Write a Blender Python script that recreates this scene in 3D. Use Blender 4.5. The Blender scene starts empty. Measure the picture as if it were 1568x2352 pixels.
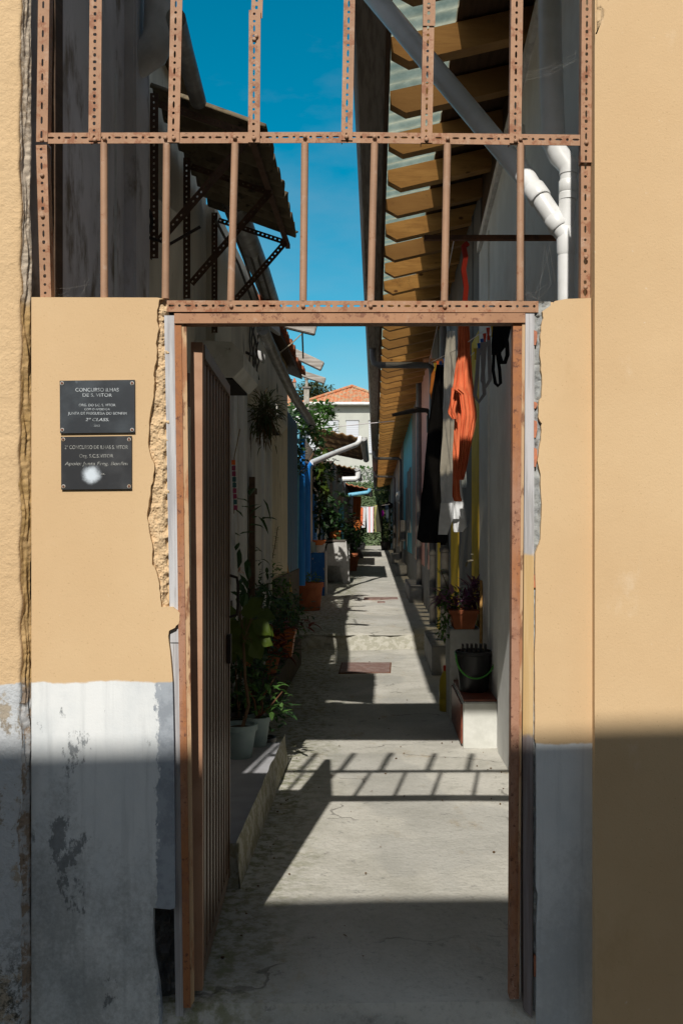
import bpy, bmesh, math, random
from mathutils import Vector, Matrix, noise as mnoise
R = math.radians
random.seed(11)
SC = bpy.context.scene
COL = SC.collection
K = 0.001403          # metres per reference unit on the plane Y = 0
CX, CY = 862.4, 1220.0
CAMD, EYE = 3.2, 1.54
def fy(f): return CAMD * (f - 1)
def yf(Y): return (CAMD + Y) / CAMD
def P(px, py, Y):
    f = yf(Y)
    return Vector(((px - CX) * K * f, Y, EYE + (CY - py) * K * f))
def X_(px, Y): return (px - CX) * K * yf(Y)
def Z_(py, Y): return EYE + (CY - py) * K * yf(Y)
def gz(Y):            # height of the alley floor
    if Y < 9.75: return 0.0
    return 0.2 + (Y - 9.75) * 0.0102

# ------------------------------------------------------------------ materials
class NT:
    def __init__(s, name):
        s.m = bpy.data.materials.new(name); s.m.use_nodes = True
        s.t = s.m.node_tree; s.b = s.t.nodes['Principled BSDF']
        g = s.t.nodes.new('ShaderNodeNewGeometry'); s.pos = g.outputs['Position']
        s.geo = g
    def L(s, a, b): s.t.links.new(a, b)
    def _in(s, sock, v):
        if hasattr(v, 'is_linked') or isinstance(v, bpy.types.NodeSocket): s.L(v, sock)
        else: sock.default_value = v
    def vec(s, stretch, src=None):
        n = s.t.nodes.new('ShaderNodeMapping'); n.inputs['Scale'].default_value = stretch
        s.L(src or s.pos, n.inputs['Vector']); return n.outputs[0]
    def noise(s, scale=5, detail=6, rough=.6, v=None, dist=0):
        n = s.t.nodes.new('ShaderNodeTexNoise'); n.inputs['Scale'].default_value = scale
        n.inputs['Detail'].default_value = detail; n.inputs['Roughness'].default_value = rough
        n.inputs['Distortion'].default_value = dist
        s.L(v or s.pos, n.inputs['Vector']); return n.outputs['Fac']
    def voro(s, scale=5, v=None, feature='F1', out='Distance'):
        n = s.t.nodes.new('ShaderNodeTexVoronoi'); n.feature = feature; n.inputs['Scale'].default_value = scale
        s.L(v or s.pos, n.inputs['Vector']); return n.outputs[out]
    def wave(s, scale, v=None, dist=2, detail=2, direction='X'):
        n = s.t.nodes.new('ShaderNodeTexWave'); n.bands_direction = direction
        n.inputs['Scale'].default_value = scale; n.inputs['Distortion'].default_value = dist
        n.inputs['Detail'].default_value = detail
        s.L(v or s.pos, n.inputs['Vector']); return n.outputs['Fac']
    def ramp(s, fac, lo, hi):
        n = s.t.nodes.new('ShaderNodeMapRange'); n.inputs['From Min'].default_value = lo; n.inputs['From Max'].default_value = hi
        n.interpolation_type = 'SMOOTHSTEP'
        s.L(fac, n.inputs['Value']); return n.outputs[0]
    def mix(s, fac, a, b):
        n = s.t.nodes.new('ShaderNodeMix'); n.data_type = 'RGBA'
        s._in(n.inputs[0], fac)
        for i, v in ((6, a), (7, b)):
            if isinstance(v, tuple): n.inputs[i].default_value = (*v, 1) if len(v) == 3 else v
            else: s.L(v, n.inputs[i])
        return n.outputs[2]
    def math(s, op, a, b=0.0):
        n = s.t.nodes.new('ShaderNodeMath'); n.operation = op
        s._in(n.inputs[0], a); s._in(n.inputs[1], b); return n.outputs[0]
    def sep(s):
        n = s.t.nodes.new('ShaderNodeSeparateXYZ'); s.L(s.pos, n.inputs[0]); return n.outputs
    def bump(s, h, strength=.3, dist=.01):
        n = s.t.nodes.new('ShaderNodeBump'); n.inputs['Strength'].default_value = strength; n.inputs['Distance'].default_value = dist
        s.L(h, n.inputs['Height']); s.L(n.outputs[0], s.b.inputs['Normal'])
    def col(s, c):
        if isinstance(c, tuple): s.b.inputs['Base Color'].default_value = (*c, 1)
        else: s.L(c, s.b.inputs['Base Color'])
    def rough(s, v, spec=.3, metal=0):
        s._in(s.b.inputs['Roughness'], v)
        s.b.inputs['Specular IOR Level'].default_value = spec; s.b.inputs['Metallic'].default_value = metal

def M(name, c1, c2=None, scale=6, lo=.4, hi=.62, rough=.8, bump=.15, bscale=80, bdist=.004, stretch=(1, 1, 1), spec=.25, metal=0, c3=None, s3=30, lo3=.6, hi3=.7):
    n = NT(name)
    v = n.vec(stretch)
    c = c1
    if c2: c = n.mix(n.ramp(n.noise(scale, 8, .62, v), lo, hi), c1, c2)
    if c3: c = n.mix(n.ramp(n.noise(s3, 8, .65, v), lo3, hi3), c, c3)
    n.col(c); n.rough(rough, spec, metal)
    if bump: n.bump(n.noise(bscale, 5, .6, v), bump, bdist)
    return n.m

Y1, Y2, Y3 = (.62, .445, .26), (.57, .395, .222), (.64, .485, .32)
def yellow(n):
    c = n.mix(n.ramp(n.noise(.9, 6, .6), .35, .68), Y1, Y2)
    c = n.mix(n.math('MULTIPLY', n.ramp(n.noise(5, 9, .72, n.vec((1, 1, .12))), .50, .74), .55), c, Y2)
    c = n.mix(n.math('MULTIPLY', n.ramp(n.noise(7, 8, .7, n.vec((1, 1, .6))), .60, .76), .7), c, Y3)
    c = n.mix(n.math('MULTIPLY', n.ramp(n.noise(2.1, 11, .78, n.vec((1, 1, .6))), .56, .74), .38), c, (.45, .29, .14))
    c = n.mix(n.math('MULTIPLY', n.ramp(n.noise(31, 6, .7), .68, .74), .5), c, (.72, .63, .5))
    dv = n.t.nodes.new('ShaderNodeVectorMath'); dv.operation = 'ADD'; n.L(n.pos, dv.inputs[0])
    nn = n.t.nodes.new('ShaderNodeTexNoise'); nn.inputs['Scale'].default_value = 2.5; nn.inputs['Detail'].default_value = 8
    sc = n.t.nodes.new('ShaderNodeVectorMath'); sc.operation = 'SCALE'; sc.inputs['Scale'].default_value = .45
    n.L(n.pos, nn.inputs['Vector']); n.L(nn.outputs['Color'], sc.inputs[0]); n.L(sc.outputs[0], dv.inputs[1])
    ck = n.math('MULTIPLY', n.ramp(n.voro(.8, dv.outputs[0], 'DISTANCE_TO_EDGE'), .0035, .0008), n.ramp(n.noise(1.3, 3, .5), .54, .6))
    ck = n.math('MULTIPLY', ck, n.ramp(n.sep()[0], -1.12, -1.2))
    c = n.mix(n.math('MULTIPLY', ck, .6), c, (.22, .14, .07))
    return n.mix(n.math('MULTIPLY', n.ramp(n.noise(160, 3, .5), .66, .74), .5), c, (.36, .24, .12))
def plaster_bump(n, st=.17):
    h = n.math('ADD', n.math('MULTIPLY', n.noise(150, 5, .7), n.math('ADD', n.noise(3, 5, .6), .25)), n.math('ADD', n.math('MULTIPLY', n.noise(11, 6, .6), .9), n.math('MULTIPLY', n.noise(2.6, 3, .5), 2.4)))
    n.bump(h, st, .006)
def wall_paint(name, zb, mould=1.0, flakes=.52, edge=None):
    n = NT(name); x, y, z = n.sep()
    zz = n.math('ADD', z, n.math('MULTIPLY', n.math('SUBTRACT', n.noise(9, 5, .6), .5), .035))
    yel = yellow(n)
    wht = n.mix(n.ramp(n.noise(2.4, 9, .66, n.vec((1, 1, .6))), .38, .7), (.72, .735, .735), (.55, .58, .60))
    wht = n.mix(n.math('MULTIPLY', n.ramp(n.noise(28, 4, .6, n.vec((1, 1, .05))), .5, .75), .35), wht, (.33, .35, .36))
    # flaked patches showing cement
    fm = n.ramp(n.noise(5.5, 14, .72, n.vec((1, 1, .55))), flakes + .05, flakes + .085)
    wht = n.mix(fm, wht, (.25, .265, .275))
    # speckled mould growing up from the ground
    mz = n.ramp(n.math('ADD', n.math('MULTIPLY', z, .85), n.math('MULTIPLY', n.noise(2.2, 5, .6), 1.0)), 1.35, .62)
    cl = n.ramp(n.noise(2.6, 10, .72, n.vec((1, 1, .7))), .30, .72)
    fine = n.noise(60, 12, .85)
    mm = n.ramp(n.math('ADD', n.math('MULTIPLY', fine, .55), n.math('ADD', n.math('MULTIPLY', cl, .28), n.math('MULTIPLY', mz, .22))), .50, .78)
    mm = n.math('MULTIPLY', mm, n.math('MULTIPLY', n.ramp(mz, 0, .5), .8))
    mm = n.math('MULTIPLY', mm, mould)
    wht = n.mix(mm, wht, (.07, .07, .06))
    if edge:   # strip of bare cement beside the door post
        ex = n.math('ADD', x, n.math('MULTIPLY', n.math('SUBTRACT', n.noise(9, 12, .78, n.vec((1, 1, .45))), .5), .16))
        wht = n.mix(n.ramp(ex, edge - .004, edge + .003), wht, n.mix(n.ramp(n.noise(13, 9, .7), .42, .6), (.34, .37, .41), (.26, .285, .32)))
    n.col(n.mix(n.ramp(zz, zb - .004, zb + .004), wht, yel))
    n.rough(.92, .15); plaster_bump(n)
    return n.m
m_yellow = NT('yellow_plaster'); m_yellow.col(yellow(m_yellow)); m_yellow.rough(.92, .15); plaster_bump(m_yellow, .24); m_yellow = m_yellow.m
ZL, ZR = Z_(1567, 0), Z_(1709, 0)
m_left = wall_paint('painted_plaster_left', ZL, .62, .53, X_(362, 0))
m_right = wall_paint('painted_plaster_right', ZR, .3, .70)
def rough_pillar():
    n = NT('flaking_pillar_plaster'); x, y, z = n.sep()
    yel = yellow(n)
    zz = n.math('ADD', z, n.math('MULTIPLY', n.math('SUBTRACT', n.noise(9, 5, .6), .5), .05))
    base = n.mix(n.ramp(n.noise(4.5, 12, .7), .42, .46), (.36, .31, .245), (.50, .52, .54))
    base = n.mix(n.ramp(n.noise(7, 10, .75, n.vec((1, 1, .8))), .56, .62), base, (.27, .235, .19))
    mz = n.ramp(n.math('ADD', z, n.math('MULTIPLY', n.noise(2.2, 5, .6), .8)), 1.0, .4)
    base = n.mix(n.math('MULTIPLY', n.ramp(n.noise(40, 10, .8), .44, .58), mz), base, (.06, .06, .05))
    n.col(n.mix(n.ramp(zz, ZL - .004, ZL + .004), base, yel)); n.rough(.93, .12)
    n.bump(n.math('ADD', n.noise(70, 5, .6), n.math('MULTIPLY', n.noise(12, 5, .5), 1.2)), .55, .008)
    return n.m
m_pillar = rough_pillar()
def edge_mat(name, c1, c2, c3):
    n = NT(name)
    c = n.mix(n.ramp(n.noise(14, 12, .75), .46, .54), c1, c2)
    c = n.mix(n.ramp(n.noise(38, 10, .8), .6, .66), c, c3)
    n.col(c); n.rough(.95, .1); n.bump(n.noise(60, 8, .7), .5, .010); return n.m
m_broken = edge_mat('broken_plaster_edge', (.62, .45, .27), (.56, .41, .25), (.47, .39, .29))
m_mouldedge = edge_mat('weathered_jamb_plaster', (.34, .28, .20), (.50, .38, .25), (.10, .075, .05))
m_mortar = edge_mat('grey_mortar', (.33, .34, .33), (.26, .27, .27), (.40, .40, .38))
m_brick = M('orange_brick', (.50, .19, .10), (.38, .15, .09), 30, bump=.5)
m_rubble = edge_mat('dark_rubble', (.16, .165, .17), (.11, .11, .115), (.2, .2, .2))
m_dark = M('shade_black', (.02, .017, .014), rough=1, bump=0)  # near-black colour standing in for deep shade

def steel(name, base, rust, amt=.56, worn=(.55, .42, .40)):
    n = NT(name)
    c = n.mix(n.ramp(n.noise(7, 6, .6), .4, .66), base, tuple(v * .86 for v in base))
    c = n.mix(n.math('MULTIPLY', n.ramp(n.noise(22, 9, .7), .55, .68), .6), c, worn)
    c = n.mix(n.math('MULTIPLY', n.ramp(n.noise(9, 9, .7, n.vec((2, 1, .15))), .5, .7), .45), c, tuple(v * .62 for v in base))
    c = n.mix(n.ramp(n.noise(17, 12, .78), amt - .02, amt + .05), c, rust)
    c = n.mix(n.ramp(n.noise(33, 9, .75), .70, .72), c, (.66, .60, .55))
    c = n.mix(n.ramp(n.noise(60, 8, .75), amt + .09, amt + .15), c, (.09, .045, .03))
    n.col(c); n.rough(.62, .35); n.bump(n.noise(45, 9, .75), .25, .004); return n.m
m_angle = steel('painted_angle_steel', (.375, .205, .115), (.25, .10, .045), .535, (.45, .31, .22))
m_bar = steel('painted_bar_steel', (.375, .22, .135), (.27, .12, .06), .60, (.46, .34, .26))
m_head = steel('door_head_steel', (.39, .20, .105), (.20, .085, .045), .53, (.45, .29, .20))
def jamb_mat():
    n = NT('rusty_jamb_steel')
    sv = n.vec((1, 1, .22))
    c = n.mix(n.ramp(n.noise(6, 8, .65, sv), .42, .58), (.37, .20, .13), (.35, .145, .06))
    c = n.mix(n.math('MULTIPLY', n.ramp(n.noise(11, 11, .75), .48, .62), .75), c, (.24, .11, .065))
    c = n.mix(n.ramp(n.noise(45, 9, .75), .55, .63), c, (.13, .055, .035))
    c = n.mix(n.ramp(n.noise(26, 9, .7, n.vec((1.6, 1, .25))), .66, .69), c, (.68, .64, .58))
    n.col(c); n.rough(.75, .25); n.bump(n.noise(60, 9, .75), .35, .004); return n.m
m_jamb = jamb_mat()
m_jambpale = M('flaking_cream_edge', (.50, .33, .19), (.36, .17, .085), 18, .5, .6, stretch=(1, 1, .25), rough=.8, bump=.4, c3=(.22, .11, .06), s3=26, lo3=.55, hi3=.62)
m_gatestile = M('gate_stile_paint', (.45, .265, .165), (.37, .205, .125), 5, rough=.55, c3=(.24, .10, .06), s3=20, lo3=.68, hi3=.72)
m_gatesheet = M('gate_sheet_paint', (.165, .10, .062), (.125, .075, .045), 4, rough=.4, spec=.5, stretch=(1, 1, .3), bump=.1)
m_greywood = M('weathered_grey_wood', (.52, .52, .53), (.36, .35, .36), 22, stretch=(3, 3, .12), rough=.9, bump=.5, bscale=60, c3=(.23, .20, .18), s3=26, lo3=.62, hi3=.7)
def split_wood(name, zs):
    n = NT(name); x, y, z = n.sep()
    v = n.vec((3, 3, .12))
    g = n.mix(n.ramp(n.noise(22, 8, .6, v), .42, .62), (.50, .49, .50), (.34, .33, .33))
    zz = n.math('ADD', z, n.math('MULTIPLY', n.math('SUBTRACT', n.noise(14, 5, .6), .5), .06))
    ye = n.mix(n.ramp(n.noise(18, 8, .6, v), .4, .65), (.50, .34, .16), (.56, .40, .21))
    dk = n.mix(n.ramp(n.noise(18, 8, .6, v), .4, .65), (.20, .16, .15), (.28, .25, .25))
    c = n.mix(n.ramp(zz, zs[0] - .01, zs[0] + .01), dk, ye)
    c = n.mix(n.ramp(zz, zs[1] - .01, zs[1] + .01), c, g)
    n.col(c); n.rough(.9, .15); n.bump(n.noise(60, 6, .6, v), .5, .004); return n.m
m_rwood = split_wood('part_painted_post', (Z_(1690, 0), Z_(1272, 0)))
m_beam = M('bleached_beam_wood', (.42, .39, .35), (.28, .25, .22), 14, stretch=(.3, 2.5, 2.5), rough=.9, bump=.7, bscale=40, c3=(.40, .26, .08), s3=9, lo3=.66, hi3=.72)
def pine():
    n = NT('pine_rafter'); v = n.vec((.35, 2.2, 2.2))
    c = n.mix(n.ramp(n.noise(9, 6, .6, v), .35, .68), (.62, .355, .125), (.44, .23, .075))
    c = n.mix(n.math('MULTIPLY', n.ramp(n.noise(45, 5, .6, n.vec((.15, 3, 3))), .5, .7), .5), c, (.28, .14, .05))
    kn = n.voro(4.2, n.vec((.8, 1, 1.3)))
    c = n.mix(n.ramp(kn, .10, .06), c, (.15, .07, .03))
    oi = n.t.nodes.new('ShaderNodeObjectInfo'); c = n.mix(n.math('MULTIPLY', oi.outputs['Random'], .85), c, (.27, .15, .06))
    c = n.mix(n.math('MULTIPLY', n.ramp(n.noise(6, 9, .75), .55, .7), .5), c, (.16, .09, .04))
    n.col(c); n.rough(.7, .25); n.bump(n.noise(60, 5, .6, v), .35, .004); return n.m
m_pine = pine()
m_fascia = M('grey_fascia_board', (.21, .19, .17), (.13, .115, .10), 12, stretch=(3, .25, 3), rough=.9, bump=.4)
m_brownboard = M('dark_brown_board', (.10, .062, .038), (.07, .043, .026), 8, stretch=(3, .25, 3), rough=.8, bump=.3)
m_gutter = M('grey_gutter', (.13, .135, .145), (.10, .10, .11), 6, rough=.5, bump=.05, spec=.4)
m_zinc = M('weathered_zinc', (.33, .33, .33), (.20, .195, .185), 7, rough=.5, metal=.25, spec=.5, bump=.15, c3=(.14, .11, .06), s3=12, lo3=.58, hi3=.68)
m_pvc = M('white_pvc', (.72, .72, .71), (.62, .62, .60), 4, rough=.35, spec=.45, bump=0)
m_pvcgrey = M('grey_pvc', (.55, .54, .53), (.42, .41, .40), 5, rough=.5, bump=.05)
m_whitewall = M('white_rendered_wall', (.74, .74, .72), (.66, .655, .635), 3, rough=.9, bump=.2, bscale=120)
m_bench = M('white_painted_masonry', (.60, .60, .56), (.50, .50, .46), 5, rough=.85, bump=.2, c3=(.25, .24, .20), s3=24, lo3=.68, hi3=.74)
m_greywall = M('grey_rendered_wall', (.19, .195, .20), (.155, .16, .165), 3, rough=.9, bump=.2, bscale=90)
m_step = M('grey_concrete_step', (.22, .225, .23), (.165, .17, .17), 6, rough=.9, bump=.3)
m_lav = M('stained_lavender_plaster', (.62, .585, .59), (.50, .47, .475), 3, stretch=(1, 1, .5), rough=.9, bump=.4, c3=(.20, .16, .12), s3=5, lo3=.50, hi3=.68)
m_cream = M('stained_cream_plaster', (.74, .67, .55), (.60, .54, .44), 4, stretch=(1, 1, .25), rough=.9, bump=.25, c3=(.15, .12, .09), s3=7, lo3=.61, hi3=.72)
m_plinth = M('dark_cement_plinth', (.12, .10, .085), (.09, .08, .07), 5, rough=.95, bump=.4)
m_whitewood = M('grimy_white_woodwork', (.78, .77, .76), (.62, .61, .60), 8, stretch=(2, 2, .15), rough=.7, bump=.2, c3=(.13, .11, .09), s3=14, lo3=.62, hi3=.7)
m_bluebd = M('faded_blue_boards', (.09, .20, .36), (.17, .23, .30), 8, stretch=(3, 3, .12), rough=.8, bump=.4, c3=(.05, .055, .07), s3=16, lo3=.58, hi3=.68)
m_blue = M('blue_paint', (.012, .17, .55), (.02, .22, .60), 8, stretch=(2, 2, .2), rough=.45, spec=.4, bump=.1)
m_bluewall = M('peeling_blue_wall', (.012, .10, .32), (.02, .13, .36), 4, rough=.7, bump=.3, c3=(.34, .33, .30), s3=9, lo3=.63, hi3=.68)
m_ltblue = M('light_blue_paint', (.17, .45, .60), (.12, .36, .52), 7, rough=.5, bump=.1)
m_concrete = M('pale_concrete', (.46, .45, .43), (.36, .35, .33), 5, rough=.9, bump=.35, c3=(.24, .225, .20), s3=20, lo3=.6, hi3=.7)
m_hood = M('painted_concrete_hood', (.68, .66, .61), (.56, .54, .48), 6, rough=.85, bump=.3, c3=(.20, .17, .12), s3=11, lo3=.6, hi3=.72)
m_terra = M('terracotta', (.40, .13, .055), (.32, .10, .045), 7, rough=.8, bump=.2, bscale=50)
m_orangeplastic = M('orange_plastic', (.60, .18, .05), (.5, .15, .04), 5, rough=.5, bump=0)
m_potgreen = M('grey_green_plastic', (.25, .32, .31), (.20, .27, .26), 6, rough=.45, bump=.05)
m_potblack = M('black_plastic', (.02, .02, .022), (.03, .03, .032), 6, rough=.38, spec=.45, bump=.03)
m_soil = M('potting_soil', (.035, .024, .016), (.06, .045, .03), 60, rough=1, bump=.8)
m_greenplastic = M('green_plastic', (.06, .26, .04), rough=.4, bump=0)
m_yellowplastic = M('yellow_plastic', (.50, .38, .04), (.42, .31, .03), 6, rough=.4, bump=0, spec=.4)
m_broom = M('varnished_broom_wood', (.42, .24, .07), (.34, .18, .05), 9, stretch=(4, 4, .3), rough=.5, bump=.1)
m_redtile = M('red_bench_tile', (.20, .055, .03), (.16, .042, .025), 20, rough=.4, spec=.4, bump=.1)
m_rooftile = M('orange_roof_tile', (.56, .20, .09), (.40, .15, .07), 3, rough=.85, bump=.2, c3=(.40, .31, .20), s3=2.6, lo3=.44, hi3=.62)
m_oldtile = M('aged_clay_tile', (.46, .15, .07), (.30, .105, .06), 8, rough=.85, bump=.3, c3=(.12, .08, .055), s3=11, lo3=.55, hi3=.68)
m_corr = M('mossy_fibre_cement', (.17, .135, .085), (.115, .088, .055), 7, rough=.95, bump=.6, bscale=50, c3=(.055, .045, .032), s3=12, lo3=.54, hi3=.66)
m_reed = M('brown_roof_boards', (.20, .12, .05), (.13, .075, .035), 9, stretch=(3, .2, 3), rough=.9, bump=.5)
m_brownang = M('brown_bracket_steel', (.13, .075, .05), (.10, .055, .035), 14, rough=.8, bump=.2)
m_rustbar = M('rusty_flat_bar', (.17, .075, .04), (.10, .05, .03), 16, rough=.85, bump=.3)
m_iron = M('black_iron', (.03, .025, .022), (.05, .035, .028), 14, rough=.7, bump=.2)
m_cable = M('grimy_cable', (.10, .09, .08), rough=.7, bump=0)
m_rope = M('old_rope', (.36, .29, .20), (.28, .21, .14), 40, rough=1, bump=.5)
m_line = M('white_clothesline', (.66, .60, .60), rough=.7, bump=0)
m_farwall = M('beige_house_render', (.47, .475, .43), (.43, .435, .395), 1.2, rough=.9, bump=.1, bscale=20)
m_whitehouse = M('limewashed_wall', (.76, .77, .78), (.68, .68, .69), 2, rough=.9, bump=.15)
m_louver = NT('white_roller_shutter'); _z = m_louver.sep()[2]
m_louver.col(m_louver.mix(m_louver.ramp(m_louver.wave(2.2, None, 0, 0, 'Z'), .1, .3), (.40, .42, .46), (.56, .58, .62))); m_louver.rough(.5, .3); m_louver = m_louver.m
m_chim = M('chimney_render', (.27, .25, .21), (.38, .35, .30), 6, rough=.9, bump=.3)
m_plaque = M('black_engraved_plate', (.028, .032, .038), (.055, .065, .075), 7, .42, .7, rough=.38, spec=.5, bump=.05, c3=(.12, .14, .16), s3=22, lo3=.64, hi3=.78)
def plaque2():
    n = NT('black_plate_with_smudge')
    c = n.mix(n.ramp(n.noise(7, 8, .6), .42, .72), (.022, .023, .026), (.05, .052, .056))
    d = n.t.nodes.new('ShaderNodeVectorMath'); d.operation = 'DISTANCE'
    n.L(n.pos, d.inputs[0]); d.inputs[1].default_value = P(210, 1090, -.012)
    dd = n.math('ADD', d.outputs['Value'], n.math('MULTIPLY', n.math('SUBTRACT', n.noise(38, 9, .75), .5), .030))
    c = n.mix(n.ramp(dd, .037, .012), c, (.58, .64, .70))
    n.col(c); n.rough(.4, .5); return n.m
m_plaque2 = plaque2()
m_letter = M('engraved_lettering', (.50, .53, .55), (.25, .27, .28), 60, .45, .6, rough=.6, bump=0)
m_letter2 = M('faded_engraved_lettering', (.36, .36, .34), (.16, .16, .15), 60, .45, .6, rough=.6, bump=0)
m_screw = M('rusty_screw', (.16, .055, .03), (.10, .045, .03), 60, rough=.8, bump=.3)
m_washer = M('stained_washer', (.40, .40, .38), (.34, .24, .14), 60, rough=.7, bump=0)
m_manhole = NT('rusty_manhole_iron'); _v = m_manhole.vec((1, 1, 1))
m_manhole.col(m_manhole.mix(m_manhole.ramp(m_manhole.noise(9, 8, .7), .4, .65), (.19, .115, .095), (.25, .18, .16))); m_manhole.rough(.8, .3)
m_manhole.bump(m_manhole.voro(26, m_manhole.vec((1, 1, .01))), .9, .006); m_manhole = m_manhole.m
def ground_mat():
    n = NT('worn_concrete_paving'); x, y, z = n.sep()
    c = n.mix(n.ramp(n.noise(1.3, 9, .68), .36, .66), (.54, .52, .465), (.40, .385, .335))
    c = n.mix(n.ramp(n.noise(3.1, 9, .7, n.vec((1, .5, 1))), .56, .70), c, (.40, .335, .24))
    c = n.mix(n.ramp(n.noise(6.5, 11, .75), .58, .68), c, (.22, .215, .195))
    c = n.mix(n.math('MULTIPLY', n.ramp(n.noise(.9, 3, .4, n.vec((1, .6, 1))), .50, .53), .35), c, (.30, .30, .285))
    c = n.mix(n.math('MULTIPLY', n.ramp(n.noise(38, 9, .8), .50, .68), .45), c, (.20, .195, .17))
    sp = n.voro(75); c = n.mix(n.math('MULTIPLY', n.ramp(sp, .25, .12), .45), c, (.52, .50, .46))
    # moss along the left kerb
    mx = n.ramp(n.math('ADD', x, n.math('MULTIPLY', n.noise(3, 6, .65), .55)), .12, -.32)
    c = n.mix(n.math('MULTIPLY', n.math('MULTIPLY', n.ramp(n.noise(16, 9, .7), .40, .62), mx), .85), c, (.155, .16, .075))
    d = n.noise(2.2, 4, .5)
    cv = n.t.nodes.new('ShaderNodeVectorMath'); cv.operation = 'ADD'; n.L(n.pos, cv.inputs[0])
    nn = n.t.nodes.new('ShaderNodeTexNoise'); nn.inputs['Scale'].default_value = 3; nn.inputs['Detail'].default_value = 6
    sc = n.t.nodes.new('ShaderNodeVectorMath'); sc.operation = 'SCALE'; sc.inputs['Scale'].default_value = .5
    n.L(n.pos, nn.inputs['Vector']); n.L(nn.outputs['Color'], sc.inputs[0]); n.L(sc.outputs[0], cv.inputs[1])
    cr = n.voro(.75, cv.outputs[0], 'DISTANCE_TO_EDGE')
    cm = n.math('MULTIPLY', n.ramp(cr, .008, .002), n.ramp(n.noise(1.6, 3, .5), .5, .58))
    c = n.mix(n.math('MULTIPLY', cm, .5), c, (.06, .055, .045))
    n.col(c); n.rough(.93, .15)
    h = n.math('ADD', n.noise(42, 8, .7), n.math('MULTIPLY', n.noise(6, 5, .6), 1.6))
    h = n.math('SUBTRACT', h, n.math('MULTIPLY', cm, 1.2))
    n.bump(h, .6, .012); return n.m
m_ground = ground_mat()
m_riser = edge_mat('mossy_riser_concrete', (.40, .385, .33), (.30, .29, .235), (.20, .195, .15))
m_kerb = edge_mat('mossy_kerb_plaster', (.40, .39, .34), (.26, .25, .18), (.12, .115, .07))
m_slab = M('smooth_cement_slab', (.36, .36, .38), (.31, .31, .32), 4, rough=.8, bump=.15)
def leafmat(name, c1, c2, tr=.25):
    n = NT(name); o = n.t.nodes.new('ShaderNodeObjectInfo')
    r = n.geo.outputs['Random Per Island']
    n.col(n.mix(r, c1, c2)); n.rough(.5, .3)
    t = n.t.nodes.new('ShaderNodeBsdfTranslucent'); n.L(n.mix(r, tuple(v * 1.5 for v in c1), tuple(v * 1.5 for v in c2)), t.inputs[0])
    mx = n.t.nodes.new('ShaderNodeMixShader'); mx.inputs[0].default_value = tr
    out = n.t.nodes['Material Output']; n.L(n.b.outputs[0], mx.inputs[1]); n.L(t.outputs[0], mx.inputs[2]); n.L(mx.outputs[0], out.inputs[0])
    return n.m
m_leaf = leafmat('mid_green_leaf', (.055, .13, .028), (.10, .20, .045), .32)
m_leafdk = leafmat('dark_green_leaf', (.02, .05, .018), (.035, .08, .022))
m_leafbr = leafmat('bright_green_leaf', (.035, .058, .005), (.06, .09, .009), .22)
m_ivy = leafmat('ivy_leaf', (.07, .12, .045), (.17, .22, .11))
m_olive = leafmat('olive_leaf', (.06, .085, .03), (.12, .13, .06))
m_purple = leafmat('purple_leaf', (.15, .035, .11), (.26, .16, .20), .12)
m_dry = leafmat('dry_brown_leaf', (.10, .06, .03), (.16, .10, .045))
m_redleaf = leafmat('dark_red_leaf', (.14, .02, .015), (.2, .04, .02))
m_flower = leafmat('peach_petal', (.60, .36, .26), (.66, .46, .36), .1)
m_violet = leafmat('violet_petal', (.28, .18, .5), (.4, .3, .6), .2)
m_stem = M('woody_stem', (.12, .075, .04), (.09, .05, .03), 30, rough=.9, bump=.3)
def clothmat(name, c1, c2=None, sc=9): return M(name, c1, c2 or tuple(v * .85 for v in c1), sc, rough=.95, bump=.3, bscale=260, spec=.1)
m_corange = clothmat('coral_cotton', (.70, .175, .075))
m_cblack = clothmat('black_cotton', (.012, .012, .014))
m_cwhite = clothmat('white_linen', (.68, .69, .70))
m_cblue = clothmat('pale_blue_cotton', (.42, .50, .58))
m_cpeach = clothmat('orange_satin', (.62, .22, .05))
m_cpink = clothmat('pale_pink_cotton', (.60, .45, .46))
m_cgrey = clothmat('grey_elastic', (.34, .32, .32))
m_cred = clothmat('dark_red_cotton', (.30, .03, .02))
m_colive = clothmat('olive_cloth', (.33, .31, .12))
m_cdkolive = clothmat('dark_olive_cloth', (.06, .06, .04))
m_cmag = clothmat('magenta_cloth', (.45, .02, .50))
m_cdenim = clothmat('faded_denim', (.16, .22, .30))
n_ = NT('pink_striped_cotton'); xs = n_.sep()[0]
n_.col(n_.mix(n_.ramp(n_.wave(1.55, None, 0, 0, 'X'), .46, .54), (.72, .76, .82), (.72, .42, .42))); n_.rough(.95, .1); m_cstripe = n_.m
m_pegs = {c: M(c + '_peg_plastic', v, rough=.4, bump=0) for c, v in dict(red=(.6, .06, .03), blue=(.02, .10, .45), yellow=(.62, .42, .04), orange=(.75, .15, .03), pink=(.30, .05, .11), teal=(.04, .11, .115)).items()}
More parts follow.
